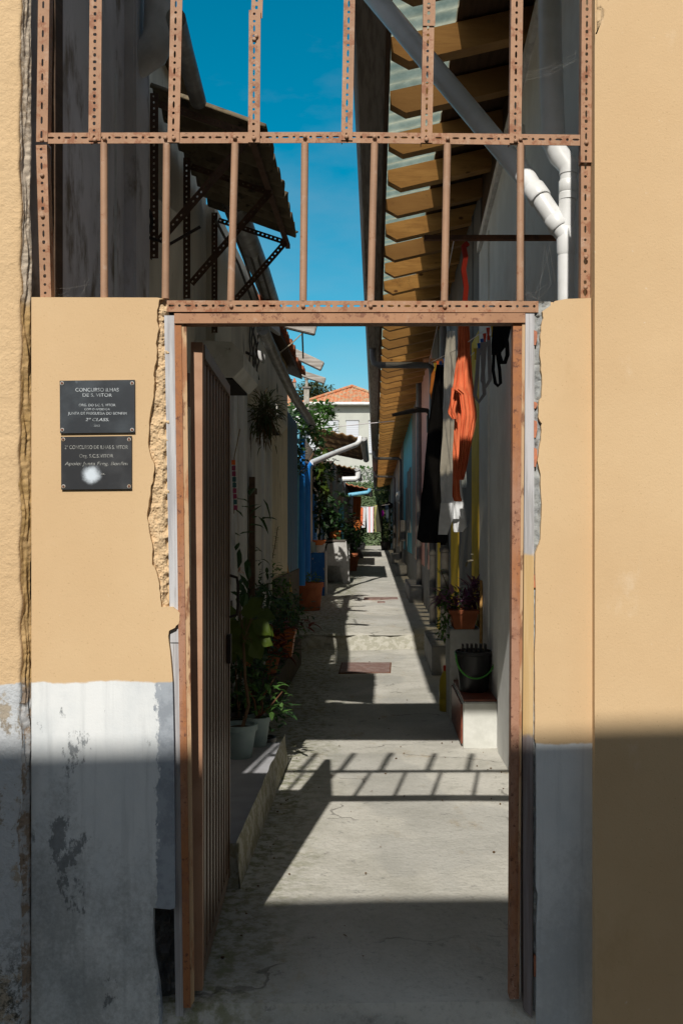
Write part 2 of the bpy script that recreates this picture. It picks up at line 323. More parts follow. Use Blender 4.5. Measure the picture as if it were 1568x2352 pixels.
def translucent_sheet():
    n = NT('translucent_roof_sheet')
    t = n.t.nodes.new('ShaderNodeBsdfTranslucent'); gr_ = n.ramp(n.noise(4, 9, .7), .35, .7); n.L(n.mix(gr_, (.60, .58, .42), (.28, .26, .17)), t.inputs[0])
    mx = n.t.nodes.new('ShaderNodeMixShader'); mx.inputs[0].default_value = .72
    n.col(n.mix(n.ramp(n.noise(5, 7, .6), .4, .7), (.60, .62, .54), (.42, .42, .34))); n.rough(.4, .4)
    tp = n.t.nodes.new('ShaderNodeBsdfTransparent'); m2 = n.t.nodes.new('ShaderNodeMixShader'); m2.inputs[0].default_value = .30; tp.inputs[0].default_value = (1, .86, .62, 1)
    out = n.t.nodes['Material Output']; n.L(n.b.outputs[0], mx.inputs[1]); n.L(t.outputs[0], mx.inputs[2]); n.L(mx.outputs[0], m2.inputs[1]); n.L(tp.outputs[0], m2.inputs[2]); n.L(m2.outputs[0], out.inputs[0])
    return n.m
m_sheet = translucent_sheet()
m_web = NT('dusty_cobweb'); m_web.col((.5, .48, .45)); m_web.b.inputs['Alpha'].default_value = .09; m_web.rough(1, .1); m_web = m_web.m
m_glass = M('milky_lamp_glass', (.55, .55, .55), rough=.25, bump=0, spec=.5)
m_door_yellow = M('ochre_door_paint', (.72, .52, .03), (.64, .46, .025), 5, rough=.6, bump=.1)
m_pink = M('dusty_pink_wall', (.64, .34, .30), (.56, .30, .26), 4, rough=.85, bump=.15)
m_cyan = M('turquoise_wall', (.13, .44, .56), (.10, .37, .48), 4, rough=.85, bump=.15)
m_peach = M('peach_wall', (.56, .36, .19), (.50, .31, .16), 4, rough=.85, bump=.15)
m_roseside = M('pale_rose_wall', (.50, .38, .33), (.42, .32, .28), 4, rough=.85, bump=.2)
m_asphalt = M('street_setts', (.07, .068, .065), (.11, .105, .10), 5, rough=.9, bump=.5)
m_earth = M('dry_earth', (.13, .115, .08), (.09, .10, .05), 1.5, rough=1, bump=.4)
m_opp = M('grey_rendered_house', (.40, .38, .34), (.34, .32, .29), 2, rough=.9, bump=.2)

# ------------------------------------------------------------------ mesh helpers
class MB:
    def __init__(s): s.bm = bmesh.new()
    def box(s, c, d, rot=None):
        m = Matrix.Translation(Vector(c)) @ (rot.to_4x4() if rot else Matrix.Identity(4)) @ Matrix.Diagonal((d[0], d[1], d[2], 1))
        bmesh.ops.create_cube(s.bm, size=1, matrix=m); return s
    def span(s, a, b):
        a, b = Vector(a), Vector(b); return s.box((a + b) / 2, [abs(v) for v in (b - a)])
    def bar(s, a, b, w, h, up=(0, 0, 1)):
        a, b = Vector(a), Vector(b); d = b - a; y = d.normalized()
        x = y.cross(Vector(up)); x = x.normalized() if x.length > 1e-6 else Vector((1, 0, 0)); z = x.cross(y)
        return s.box((a + b) / 2, (w, d.length, h), Matrix((x, y, z)).transposed())
    def tube(s, pts, r, n=10, cap=True):
        pts = [Vector(p) for p in pts]; rs = r if isinstance(r, (list, tuple)) else [r] * len(pts)
        rings = []; prev = None
        for i, p in enumerate(pts):
            t = (pts[min(i + 1, len(pts) - 1)] - pts[max(i - 1, 0)]).normalized()
            if prev is None:
                x = t.cross(Vector((0, 0, 1)))
                if x.length < 1e-4: x = Vector((1, 0, 0))
            else: x = prev - t * prev.dot(t)
            x = x.normalized(); prev = x; y = t.cross(x)
            rings.append([s.bm.verts.new(p + (x * math.cos(2 * math.pi * k / n) + y * math.sin(2 * math.pi * k / n)) * rs[i]) for k in range(n)])
        for a, b in zip(rings, rings[1:]):
            for k in range(n): s.bm.faces.new((a[k], a[(k + 1) % n], b[(k + 1) % n], b[k]))
        if cap: s.bm.faces.new(rings[0][::-1]); s.bm.faces.new(rings[-1])
        return s
    def lathe(s, c, prof, n=24, sx=1, sy=1, cap=True):
        c = Vector(c); rings = []
        for r, z in prof:
            rings.append([s.bm.verts.new(c + Vector((r * sx * math.cos(2 * math.pi * k / n), r * sy * math.sin(2 * math.pi * k / n), z))) for k in range(n)])
        for a, b in zip(rings, rings[1:]):
            for k in range(n): s.bm.faces.new((a[k], a[(k + 1) % n], b[(k + 1) % n], b[k]))
        if cap: s.bm.faces.new(rings[0][::-1]); s.bm.faces.new(rings[-1])
        return s
    def prism(s, poly, off):      # 3-D polygon pushed along a vector
        off = Vector(off); a = [s.bm.verts.new(Vector(p)) for p in poly]; b = [s.bm.verts.new(Vector(p) + off) for p in poly]
        s.bm.faces.new(a); s.bm.faces.new(b[::-1])
        for i in range(len(a)):
            j = (i + 1) % len(a); s.bm.faces.new((a[j], a[i], b[i], b[j]))
        return s
    def slab(s, pxs, Y, depth): return s.prism([P(x, y, Y) for x, y in pxs], (0, depth, 0))
    def grid(s, fn, nu, nv, thick=0):
        vs = [[s.bm.verts.new(fn(u / nu, v / nv)) for u in range(nu + 1)] for v in range(nv + 1)]
        for v in range(nv):
            for u in range(nu): s.bm.faces.new((vs[v][u], vs[v][u + 1], vs[v + 1][u + 1], vs[v + 1][u]))
        return s
    def leaf(s, p, d, L, W, up=None, curl=.25):
        d = Vector(d).normalized(); up = Vector(up or (0, 0, 1)); sd = d.cross(up)
        if sd.length < 1e-3: sd = Vector((1, 0, 0))
        sd.normalize(); n = sd.cross(d)
        q = lambda t, w, h: s.bm.verts.new(Vector(p) + d * L * t + sd * W * w + n * L * h)
        a = q(0, 0, 0); m1 = q(.35, 0, -.02); m2 = q(.7, 0, -.06 - curl * .2); e = q(1, 0, -curl * .8)
        l1 = q(.3, .5, .06); l2 = q(.68, .38, 0 - curl * .2); r1 = q(.3, -.5, .06); r2 = q(.68, -.38, 0 - curl * .2)
        for f in ((a, m1, l1), (l1, m1, m2, l2), (l2, m2, e), (a, r1, m1), (r1, r2, m2, m1), (r2, e, m2)): s.bm.faces.new(f)
        return s
    def xf(s, m): bmesh.ops.transform(s.bm, matrix=m, verts=s.bm.verts); return s
    def build(s, name, mat, parent=None, smooth=False, bevel=0, solid=0, recalc=True, sub=0):
        if bevel:
            bmesh.ops.bevel(s.bm, geom=[e for e in s.bm.edges if len(e.link_faces) == 2 and e.calc_face_angle(0) > .5], offset=bevel, segments=2, affect='EDGES', clamp_overlap=True)
        if recalc: bmesh.ops.recalc_face_normals(s.bm, faces=s.bm.faces)
        me = bpy.data.meshes.new(name); s.bm.to_mesh(me); s.bm.free()
        me.materials.append(mat)
        if smooth:
            for p in me.polygons: p.use_smooth = True
            try: me.set_sharp_from_angle(angle=R(40))
            except Exception: pass
        o = bpy.data.objects.new(name, me); COL.objects.link(o)
        if solid:
            md = o.modifiers.new('Solidify', 'SOLIDIFY'); md.thickness = solid
        if parent:
            o.parent = parent
            o.matrix_parent_inverse = Matrix.Translation(-BASE[parent.name])
        BASE[o.name] = Vector((0, 0, 0))
        return o
BASE = {}
LABELS = {}
def tag(o, label=None, cat=None, group=None, kind=None):
    if label: o['label'] = label
    if cat: o['category'] = cat
    if group: o['group'] = group
    if kind: o['kind'] = kind
    return o
def thing(name, label, cat, loc=(0, 0, 0), group=None):
    o = bpy.data.objects.new(name, None); COL.objects.link(o); o.location = loc; o.empty_display_size = .1
    BASE[o.name] = Vector(loc); return tag(o, label, cat, group)
def struct(o, label=None):
    o['kind'] = 'structure'
    if label: o['label'] = label
    return o
def dup(o, parent, delta):             # a copy of one part, moved
    c = o.copy(); COL.objects.link(c); c.parent = parent
    c.matrix_parent_inverse = o.matrix_parent_inverse.copy(); c.location = o.location + Vector(delta); BASE[c.name] = Vector((0, 0, 0)); return c
def dup_tree(o, delta, label=None):    # a copy of a thing with its parts and sub-parts
    r = o.copy(); COL.objects.link(r); r.location = o.location + Vector(delta); BASE[r.name] = BASE[o.name]
    if label: r['label'] = label
    for ch in [q for q in bpy.data.objects if q.parent == o]:
        c = ch.copy(); COL.objects.link(c); c.parent = r; c.matrix_parent_inverse = ch.matrix_parent_inverse.copy()
        for g in [q for q in bpy.data.objects if q.parent == ch]:
            d = g.copy(); COL.objects.link(d); d.parent = c; d.matrix_parent_inverse = g.matrix_parent_inverse.copy()
    return r
def frand(a, b): return a + (b - a) * random.random()
# ================================================================== camera, sun, sky
cam = bpy.data.cameras.new('camera'); co = bpy.data.objects.new('camera', cam); COL.objects.link(co)
co.location = (0, -CAMD, EYE); co.rotation_euler = (R(90), 0, 0)
cam.sensor_fit = 'HORIZONTAL'; cam.sensor_width = 24; cam.lens = 24 * CAMD / (1568 * K)
cam.shift_x = (784 - CX) / 1568; cam.shift_y = (CY - 1176) / 1568
cam.clip_start = .05; cam.clip_end = 600
SC.camera = co
TO_SUN = Vector((-.15, -1.11, 1.0)).normalized()
sun = bpy.data.lights.new('sun', 'SUN'); sun.energy = 4.9; sun.angle = R(.53); sun.color = (1, .955, .88)
so = bpy.data.objects.new('sun', sun); COL.objects.link(so); so.rotation_euler = TO_SUN.to_track_quat('Z', 'Y').to_euler()
w = bpy.data.worlds.new('World'); SC.world = w; w.use_nodes = True
nt = w.node_tree; bg = nt.nodes['Background']; bg.inputs[1].default_value = .085
sky = nt.nodes.new('ShaderNodeTexSky'); sky.sky_type = 'NISHITA'; sky.sun_disc = False
sky.sun_elevation = math.asin(TO_SUN.z); sky.sun_rotation = math.atan2(TO_SUN.x, TO_SUN.y)
sky.air_density = 1.0; sky.dust_density = .3; sky.ozone_density = 1.6
tc = nt.nodes.new('ShaderNodeTexCoord'); mp = nt.nodes.new('ShaderNodeMapping'); mp.inputs['Scale'].default_value = (2.2, 2.2, 6)
nz = nt.nodes.new('ShaderNodeTexNoise'); nz.inputs['Scale'].default_value = 1.6; nz.inputs['Detail'].default_value = 7; nz.inputs['Roughness'].default_value = .55
rm = nt.nodes.new('ShaderNodeMapRange'); rm.inputs[1].default_value = .47; rm.inputs[2].default_value = .78; rm.inputs[4].default_value = .30
mxw = nt.nodes.new('ShaderNodeMix'); mxw.data_type = 'RGBA'; mxw.inputs[7].default_value = (5, 5.6, 6.2, 1)
hs = nt.nodes.new('ShaderNodeHueSaturation'); hs.inputs['Hue'].default_value = .468; hs.inputs['Saturation'].default_value = 1.6; hs.inputs['Value'].default_value = 1.22
pale = nt.nodes.new('ShaderNodeHueSaturation'); pale.inputs['Hue'].default_value = .485; pale.inputs['Saturation'].default_value = .48; pale.inputs['Value'].default_value = 1.2  # sky outside the view, made paler to tune the fill on shaded walls
sp_ = nt.nodes.new('ShaderNodeSeparateXYZ'); nt.links.new(tc.outputs['Generated'], sp_.inputs[0])
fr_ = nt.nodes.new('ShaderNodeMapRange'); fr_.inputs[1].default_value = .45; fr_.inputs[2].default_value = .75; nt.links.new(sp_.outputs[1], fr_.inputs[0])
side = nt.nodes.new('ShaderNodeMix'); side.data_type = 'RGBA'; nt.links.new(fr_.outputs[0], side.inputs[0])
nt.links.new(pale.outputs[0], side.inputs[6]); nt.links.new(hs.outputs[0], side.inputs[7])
nt.links.new(tc.outputs['Generated'], mp.inputs[0]); nt.links.new(mp.outputs[0], nz.inputs['Vector']); nt.links.new(nz.outputs['Fac'], rm.inputs[0])
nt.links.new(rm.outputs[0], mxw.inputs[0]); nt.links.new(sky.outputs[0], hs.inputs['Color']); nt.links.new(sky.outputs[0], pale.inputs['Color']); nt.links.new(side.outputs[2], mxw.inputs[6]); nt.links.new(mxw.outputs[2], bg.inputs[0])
SC.view_settings.view_transform = 'Standard'; SC.view_settings.look = 'None'; SC.view_settings.exposure = 0; SC.view_settings.gamma = 1
try:
    SC.cycles.use_denoising = True; SC.cycles.max_bounces = 6; SC.cycles.transparent_max_bounces = 8
except Exception: pass

# ================================================================== ground
m = MB()
def gv(u, v):
    x = -1.62 + u * 3.1; Y = -.6 + v ** 1.4 * 10.35
    drop = max(0, min(1, (.03 - Y) / .07))
    return Vector((x, Y, .012 * (mnoise.noise(Vector((x * 1.2, Y * .8, 3)))) - .13 * drop))
m.grid(gv, 26, 110)
struct(m.build('path', m_ground, smooth=True), 'worn concrete floor of the alley before the step')
m = MB()
def gv2(u, v):
    x = -1.62 + u * 3.1; Y = 9.75 + (v ** 1.5) * 46.5
    wob = .035 * mnoise.noise(Vector((x * 1.5, Y * 1.1, 7)))
    return Vector((x, Y + (1 - v) ** 30 * .12 * mnoise.noise(Vector((x * 3, 5, 1))), gz(Y + .01) + wob * min(1, v * 40) + (-.02 if v == 0 else 0)))
m.grid(gv2, 24, 90)
up = m.build('path', m_ground, smooth=True); struct(up, 'upper concrete floor of the alley beyond the step')
m = MB()
def gr(u, v):
    x = -1.62 + u * 3.1
    return Vector((x, 9.62 + v * .16 + .05 * mnoise.noise(Vector((x * 4, v * 2, 9))) + .03 * mnoise.noise(Vector((x * 11, v * 4, 2))), -.02 + v * .205))
m.grid(gr, 60, 8)
struct(m.build('step_riser', m_riser, smooth=True), 'mossy broken front of the low step across the alley')
m = MB().span((-30, -60, -.30), (30, -.5, -.135)); struct(m.build('street', m_asphalt))
m = MB(); m.grid(lambda u, v: Vector((-300 + 600 * u, -100 + 600 * v, -.44)), 4, 4); struct(m.build('ground', m_earth))
m = MB().span((-60, 56.6, -.3), (60, 200, .8)); struct(m.build('terrain', m_earth), 'raised garden ground beyond the end of the alley')
# ================================================================== house across the street (casts the street shade)
DY = -6.2; HZ = .885 - DY * .9009
op = thing('street_house', 'long grey rendered house on the opposite side of the street', 'house', (0, DY, 0))
MB().span((-9, DY - 6, -.03), (9, DY - .25, HZ - .3)).build('wall', m_opp, op)
m = MB(); m.prism([(-9.3, DY - 6.2, HZ + 1.4), (-9.3, DY, HZ), (-9.3, DY, HZ - .25), (-9.3, DY - 6.2, HZ - .3)], (18.6, 0, 0)); rf = m.build('roof', m_oldtile, op); rf.rotation_euler = (0, R(-1.7), 0)
for i in range(4):
    x = -6 + i * 4
    MB().span((x - .5, DY - .26, 3.6), (x + .5, DY - .22, 5.2)).build('window', m_glass, op)
    MB().span((x - .5, DY - .26, 0), (x + .5, DY - .21, 2.3)).build('door', m_brownboard, op)

# ================================================================== entrance facade
TOP = 4.75
OY = -.105                     # front of the outer wall
OL = -.036
lp = thing('facade_wall', 'rough yellow street wall with crumbling white base, beside the two black plaques', 'wall', (-1.3, 0, 0))
m = MB()
def pv(u, v):
    z = -.14 + v * (TOP + .14); xe = X_(47, OL) + .012 * mnoise.noise(Vector((0, 3, z * 3))) + .010 * mnoise.noise(Vector((5, 1, z * 11)))
    x = -4.2 + (xe + 4.2) * (1 - (1 - u) ** 3)
    e = max(0, (u - .8) / .2)
    n = mnoise.noise(Vector((x * 5, 0, z * 5))) * .006 + mnoise.noise(Vector((x * 16, 4, z * 16))) * .003
    low = 1 if z < ZL else .35
    return Vector((x, OL + n * (0.5 + e * 3 * low) + (e ** 3) * .03, z))
m.grid(pv, 70, 240); m.build('wall_face', m_pillar, lp, smooth=True)
m = MB()
def pe(u, v):
    z = -.14 + v * (TOP + .14); xe = X_(47, OL) + .012 * mnoise.noise(Vector((0, 3, z * 3))) + .010 * mnoise.noise(Vector((5, 1, z * 11)))
    x1 = X_(73, 0) + .008 * mnoise.noise(Vector((2, 8, z * 4)))
    t = u
    x = xe + (x1 - xe) * t + .012 * mnoise.noise(Vector((t * 4, 2, z * 6))) * math.sin(math.pi * t) - .004
    return Vector((x, OL + .006 + (0.036) * t + .004 * mnoise.noise(Vector((t * .9, z * 24, 6))) + .004 * mnoise.noise(Vector((t * 2.4, z * 66, 6))) + .003 * mnoise.noise(Vector((t * 5, z * 140, 2))), z))
m.grid(pe, 14, 1100)
n = NT('jamb_plaster_by_height'); z = n.sep()[2]
top_c = n.mix(n.ramp(n.noise(24, 12, .75), .50, .60), (.50, .42, .33), (.33, .255, .18)); top_c = n.mix(n.ramp(n.noise(60, 9, .8), .58, .66), top_c, (.52, .44, .33))
low_c = n.mix(n.ramp(n.noise(14, 10, .7), .42, .6), (.50, .335, .16), (.40, .26, .11))
bot_c = n.mix(n.ramp(n.noise(14, 12, .75), .44, .54), (.42, .42, .42), (.26, .20, .15)); bot_c = n.mix(n.ramp(n.noise(30, 9, .75), .58, .66), bot_c, (.10, .09, .07))
zn = n.math('ADD', z, n.math('MULTIPLY', n.math('SUBTRACT', n.noise(6, 8, .7), .5), .3))
c = n.mix(n.ramp(zn, Z_(700, 0) - .02, Z_(700, 0) + .05), low_c, top_c); c = n.mix(n.ramp(zn, ZL - .01, ZL + .03), bot_c, c)
n.col(c); n.rough(.95, .1); n.bump(n.noise(55, 9, .75), .45, .008)
m.build('door_jamb', n.m, lp, smooth=True)
MB().span((-4.2, OL + .06, -.05), (X_(50, 0) - .03, .14, TOP)).build('wall_core', m_yellow, lp)
tag(MB().span((-4.3, -.25, TOP - .001 + .002), (4.6, .35, TOP + .05)).build('wall_coping', m_oldtile), 'clay coping running along the top of the street wall above the gate', 'wall coping')

OQ = -.045
rw = thing('facade_wall', 'smooth plain yellow street wall standing right of the narrow vertical groove', 'wall', (1.5, 0, 0))
RX = X_(1365, OQ)
m = MB()
def rv(u, v):
    x = RX + u ** 1.7 * 3.6; z = -.14 + v * (TOP + .14)
    if u == 0 and z > Z_(80, OQ): x += min(.045, (z - Z_(80, OQ)) * .5)
    return Vector((x, OQ + .0015 * mnoise.noise(Vector((x * 4, 1, z * 4))), z))
m.grid(rv, 40, 120)
m.build('wall_face', m_yellow, rw, smooth=True)
m = MB().span((RX + .002, OQ + .004, -.05), (4.6, .20, TOP)); m.build('wall_core', m_yellow, rw)
m = MB().span((X_(40, 0), OQ + .012, 3.74), (RX + .002, .17, TOP)); lt = m.build('lintel', m_yellow, rw)
MB().slab([(1361, 80), (1390, 80), (1391, 0), (1372, -40), (1361, -40)], OQ + .045, .06).build('corner_board', m_brownboard, rw)

# ---- left infill panel
li = thing('infill_wall', 'yellow panel carrying two black plaques over a flaking grey white base', 'wall', (-.9, 0, 0))
cr = [(1045, 60), (1030, 130), (1030, 200), (1041, 250), (1025, 350), (1030, 430), (1012, 500), (1010, 560), (1016, 600), (1010, 640), (1003, 720), (985, 800), (975, 900), (969, 1000), (990, 1090), (1014, 1150), (1000, 1250), (990, 1300), (970, 1420), (965, 1500), (985, 1600), (1000, 1700), (1000, 1800), (1020, 1830), (1040, 1900), (1050, 1990), (1060, 2080), (1130, 2080), (1182, 2120), (1172, 2190), (1130, 2230)]
rag = [(a * .35 , 666.4 + b * .35) for a, b in cr]
fine = []
for (a, b), (c, d) in zip(rag, rag[1:]):
    for t in (0, .33, .66): fine.append((a + (c - a) * t + (random.random() - .5) * 2.6, b + (d - b) * t))
edge = [(72, 682), (362, 683), (376, 686)] + fine + [(388, 1449), (386, 1462), (391, 1500), (396, 1560), (399, 1700), (401, 1900), (402, 2087), (390, 2090), (370, 2088), (352, 2086), (350, 2140), (353, 2200), (364, 2262), (368, 2300), (374, 2400), (72, 2400)]
m = MB().slab(edge, -.002, .03); m.build('painted_face', m_left, li)
m = MB()
def bp(u, v):
    px = 336 + u * 52; py = 690 + v * 760
    d = .014 + .008 * mnoise.noise(Vector((px * .045, py * .03, 1))) + .004 * mnoise.noise(Vector((px * .13, py * .10, 4))) + .0035 * mnoise.noise(Vector((px * .3, py * .24, 4))) + .03 * max(0, u - .72) / .28 * (.5 + mnoise.noise(Vector((1, py * .05, 8))))
    return P(px, py, max(.004, d))
m.grid(bp, 34, 480); m.build('broken_edge', m_broken, li, smooth=True)
MB().span((X_(68, 0), .031, -.05), (X_(345, 0), .16, Z_(2083, 0))).span((X_(68, 0), .031, Z_(2083, 0)), (X_(384, 0), .16, Z_(686, 0))).build('wall_core', m_yellow, li)
m = MB()
m.grid(lambda u, v: P(346 + u * 62, 2080 + v * 340, .05 + .05 * u + .03 * mnoise.noise(Vector((u * 5, v * 14, 2)))), 14, 50)
m.build('rubble_core', m_rubble, li, smooth=True)

# ---- right infill panel
ri = thing('infill_wall', 'narrow yellow strip with smooth bluish white base between rusty door and groove', 'wall', (.6, 0, 0))
cr = [(870, 148), (840, 190), (700, 290), (710, 380), (680, 470), (676, 560), (668, 700), (664, 900), (680, 1100), (692, 1300), (690, 1460), (650, 1520), (640, 1750), (690, 1838), (680, 1900), (680, 2000), (655, 2200), (635, 2350)]
rag = [((1440 + a / 4.703) / 1.2755, (850 + b / 4.703) / 1.2755) for a, b in cr] + [(1241, 1090), (1243, 1160), (1240, 1240), (1230, 1272), (1229, 1400), (1228, 1560), (1228, 1700), (1230, 1707)]
fine = []
for (a, b), (c, d) in zip(rag, rag[1:]):
    for t in (0, .33, .66): fine.append((a + (c - a) * t + (random.random() - .5) * 2.2, b + (d - b) * t))
low = [(1231, 1712), (1232, 1900), (1231, 2040), (1236, 2060), (1234, 2090), (1232, 2130), (1231, 2400)]
edge = [(1357, 684), (1300, 686)] + fine + low + [(1366, 2400), (1364, 1800), (1360, 1200)]
MB().slab(edge, -.002, .03).build('painted_face', m_right, ri)
m = MB(); m.grid(lambda u, v: P(1224 + u * 40, 692 + v * 1700, .018 + .010 * mnoise.noise(Vector((u * 4, v * 90, 2))) + .006 * mnoise.noise(Vector((u * 9, v * 260, 2)))), 8, 420); m.build('mortar_edge', m_mortar, ri, smooth=True)
for py, h in ((775, 34), (930, 16), (985, 40), (1050, 44), (1335, 30), (2220, 50)):
    MB().slab([(1226, py - h / 2), (1233, py - h / 2 + 3), (1233.5, py), (1230, py + h / 2), (1226, py + h / 2)], .007, .02).build('brick', m_brick, ri)
MB().span((X_(1228, 0), .034, -.05), (RX + .04, .16, Z_(688, 0))).build('wall_core', m_yellow, ri)

# ---- plaques
def plaque(label, pts, mt, lines, lm):
    t = thing('plaque', label, 'plaque', P(pts[0][0], pts[2][1], -.01), 'black plaques on the yellow wall')
    m = MB().slab(pts, -.010, .007); plate = m.build('plate', mt, t, bevel=.0015)
    x0, x1 = pts[0][0], pts[1][0]; y0, y1 = pts[0][1], pts[2][1]
    for px, py in ((x0 + 5.5, y0 + 6), (x1 - 5.5, y0 + 6), (x0 + 6, y1 - 6), (x1 - 5.5, y1 - 6)):
        c = P(px, py, -.0105); c2 = c + Vector((0, -.0028, 0))
        MB().tube([c, c + Vector((0, -.0012, 0))], .0062, 16).build('washer', m_washer, plate)
        MB().tube([c, c2], .0036, 12).build('screw', m_screw, plate)
    bmL = bmesh.new()
    for txt, px, py, h, wd, sh in lines:
        cu = bpy.data.curves.new('lettering', 'FONT'); cu.body = txt; cu.align_x = 'CENTER'; cu.align_y = 'CENTER'
        cu.size = h * K / .69; cu.shear = sh; cu.extrude = .0004; cu.offset = 0
        o = bpy.data.objects.new('lettering', cu); COL.objects.link(o); bpy.context.view_layer.update()
        me = bpy.data.meshes.new_from_object(o.evaluated_get(bpy.context.evaluated_depsgraph_get()))
        xs_ = [v.co.x for v in me.vertices]; wn = max(xs_) - min(xs_)
        me.transform(Matrix.Translation(P(px, py, -.0106)) @ Matrix.Rotation(R(90), 4, 'X') @ Matrix.Diagonal((wd * K / wn, 1, 1, 1)))
        bmL.from_mesh(me); bpy.data.objects.remove(o); bpy.data.curves.remove(cu); bpy.data.meshes.remove(me)
    q = MB(); q.bm.free(); q.bm = bmL; q.build('lettering', lm, t, recalc=False)
plaque('upper black plaque reading Concurso Ilhas de S. Vitor, 2º Class.', [(137, 874), (309, 872), (309.5, 993), (138, 995)], m_plaque,
       [('CONCURSO ILHAS', 223, 895.5, 8.2, 99, 0), ('DE S. VITOR', 223, 907.5, 7.6, 67, 0), ('ORG. DO S.C. S. VITOR', 223, 930.5, 5.6, 84, 0), ('COM O APOIO DA', 223, 940, 4.8, 58, 0),
        ('JUNTA DE FREGUESIA DO BONFIM', 224, 949.5, 6, 134, 0), ('2º CLASS.', 223, 964, 7, 54, .25), ('2012', 222, 978, 4.6, 14, .1)], m_letter)
plaque('lower black plaque with round white smudge, reading 2º Concurso de Ilhas', [(140, 1003), (302, 1001), (302, 1123), (140.5, 1124.5)], m_plaque2,
       [('2º CONCURSO DE ILHAS S. VITOR', 221, 1027.5, 8.4, 145, 0), ('Org. S.C.S.VITOR', 221, 1047.5, 7.8, 78, 0), ('Apoio: Junta Freg. Bonfim', 221, 1065, 7.8, 144, .2), ('ss.', 237, 1088, 5.5, 9, .1)], m_letter2)

# ================================================================== grille of slotted angle
def slotted(m, a, b, wid, pitch, pat, T=.0025, flange=.034, flip=1, fl_side='r', phase=0):
    """strip with punched holes from a to b in the plane facing -Y, with a flange running back"""
    a, b = Vector(a), Vector(b); d = b - a; Lr = d.length; ax = d.normalized(); sd = Vector((0, -1, 0)).cross(ax).normalized()
    nrm = Vector((0, -1, 0)); nc = max(1, round(Lr / pitch)); L = Lr / nc
    bm = m.bm; N = 16; angs = []
    ca = math.atan2(wid / 2, L / 2)
    cs = [ca, math.pi - ca, math.pi + ca, 2 * math.pi - ca]
    for i in range(4):
        s0 = cs[i]; s1 = cs[(i + 1) % 4] + (2 * math.pi if i == 3 else 0)
        for j in range(4): angs.append(s0 + (s1 - s0) * j / 4)
    def rr(t):
        c, s = abs(math.cos(t)), abs(math.sin(t)); return min(L / 2 / c if c > 1e-9 else 9, wid / 2 / s if s > 1e-9 else 9)
    for k in range(nc):
        c = a + ax * L * (k + .5); ha, hb, p = pat[(k + phase) % len(pat)]
        vs = {}
        for lay in (0, 1):
            q = c - nrm * T * lay
            vs['o', lay] = [bm.verts.new(q + ax * rr(t) * math.cos(t) + sd * rr(t) * math.sin(t)) for t in angs]
            inn = []
            for t in angs:
                C, S = abs(math.cos(t)) / ha, abs(math.sin(t)) / hb; r = (C ** p + S ** p) ** (-1 / p)
                inn.append(bm.verts.new(q + ax * r * math.cos(t) + sd * (r * math.sin(t) + wid * .04)))
            vs['i', lay] = inn
        for i in range(16):
            j = (i + 1) % 16
            for lay in (0, 1): bm.faces.new((vs['o', lay][i], vs['o', lay][j], vs['i', lay][j], vs['i', lay][i]))
            bm.faces.new((vs['i', 0][i], vs['i', 0][j], vs['i', 1][j], vs['i', 1][i]))
    for e, s in ((1, 1), (-1, -1)):   # outer edge strips
        q = [a + sd * wid / 2 * e, b + sd * wid / 2 * e, b + sd * wid / 2 * e - nrm * T, a + sd * wid / 2 * e - nrm * T]
        bm.faces.new([bm.verts.new(v) for v in q])
    e = 1 if fl_side == 'r' else -1
    o = sd * (wid / 2 * e)
    if flange:
        m.bar((a + b) / 2 + o - nrm * (T + flange / 2) - ax * Lr / 2 - sd * e * T / 2, (a + b) / 2 + o - nrm * (T + flange / 2) + ax * Lr / 2 - sd * e * T / 2, T if True else 0, flange, up=nrm)
    return m
SL = (.0125, .0033, 5); RD = (.0045, .0045, 2); SM = (.0058, .0048, 4); TR = (.0058, .0046, 4)
gr = thing('window_grille', 'brown painted grille of slotted angle bars filling the opening above the door', 'grille', P(700, 700, .03))
GY = .012
def vang(name, x0, y0, x1, y1, wpx, pat, pitch, Y=GY - .004, side='r', phase=0):
    m = MB(); slotted(m, P(x1, y1, Y), P(x0, y0, Y), wpx * K, pitch * K, pat, fl_side=side, phase=phase); return m.build(name, m_angle, gr)
PT = 345 / 1568 * 10
vang('angle_bar', 101, -40, 96, 325, 26, [SL], 32, side='l')
vang('angle_bar', 95, 332, 105, 682, 25, [SL, RD, RD, SM], 20, side='l', phase=1)
vang('angle_bar', 220, -40, 217, 322, 28, [TR, RD, TR, (.0048, .0058, 4)], 15.6)
vang('angle_bar', 406, -40, 398, 326, 27, [SL, RD], 19.5)
vang('angle_bar', 585, 22, 583, 326, 27, [SL, RD, RD], 17)
vang('angle_bar', 592, -40, 589, 40, 26, [RD, TR], 17, Y=GY + .004)
vang('angle_bar', 803, -40, 796, 321, 26, [SL, RD], 19)
vang('angle_bar', 984, 52, 979, 327, 26, [SL, RD], 18)
vang('angle_bar', 986, -40, 985, 58, 28, [TR], 20, Y=GY - .008)
vang('angle_bar', 1188, -40, 1183, 328, 27, [SL, RD], 19)
vang('angle_bar', 1349, -40, 1346, 372, 26, [SL, RD, TR], 17, side='r')
vang('angle_bar', 1345, 368, 1344, 684, 22, [SL, SM, RD], 24, Y=GY + .006)
def hang(x0, x1, y0, y1, wpx, Y, mt=None):
    m = MB(); slotted(m, P(x0, y0, Y), P(x1, y1, Y), wpx * K, 19.5 * K, [SL, RD], fl_side='r'); return m.build('cross_rail', mt or m_angle, gr)
hang(107, 800, 316.5, 314.5, 25, GY); hang(800, 1332, 314.5, 321, 25, GY)
hang(383, 1236, 702.5, 704, 26, GY - .004)
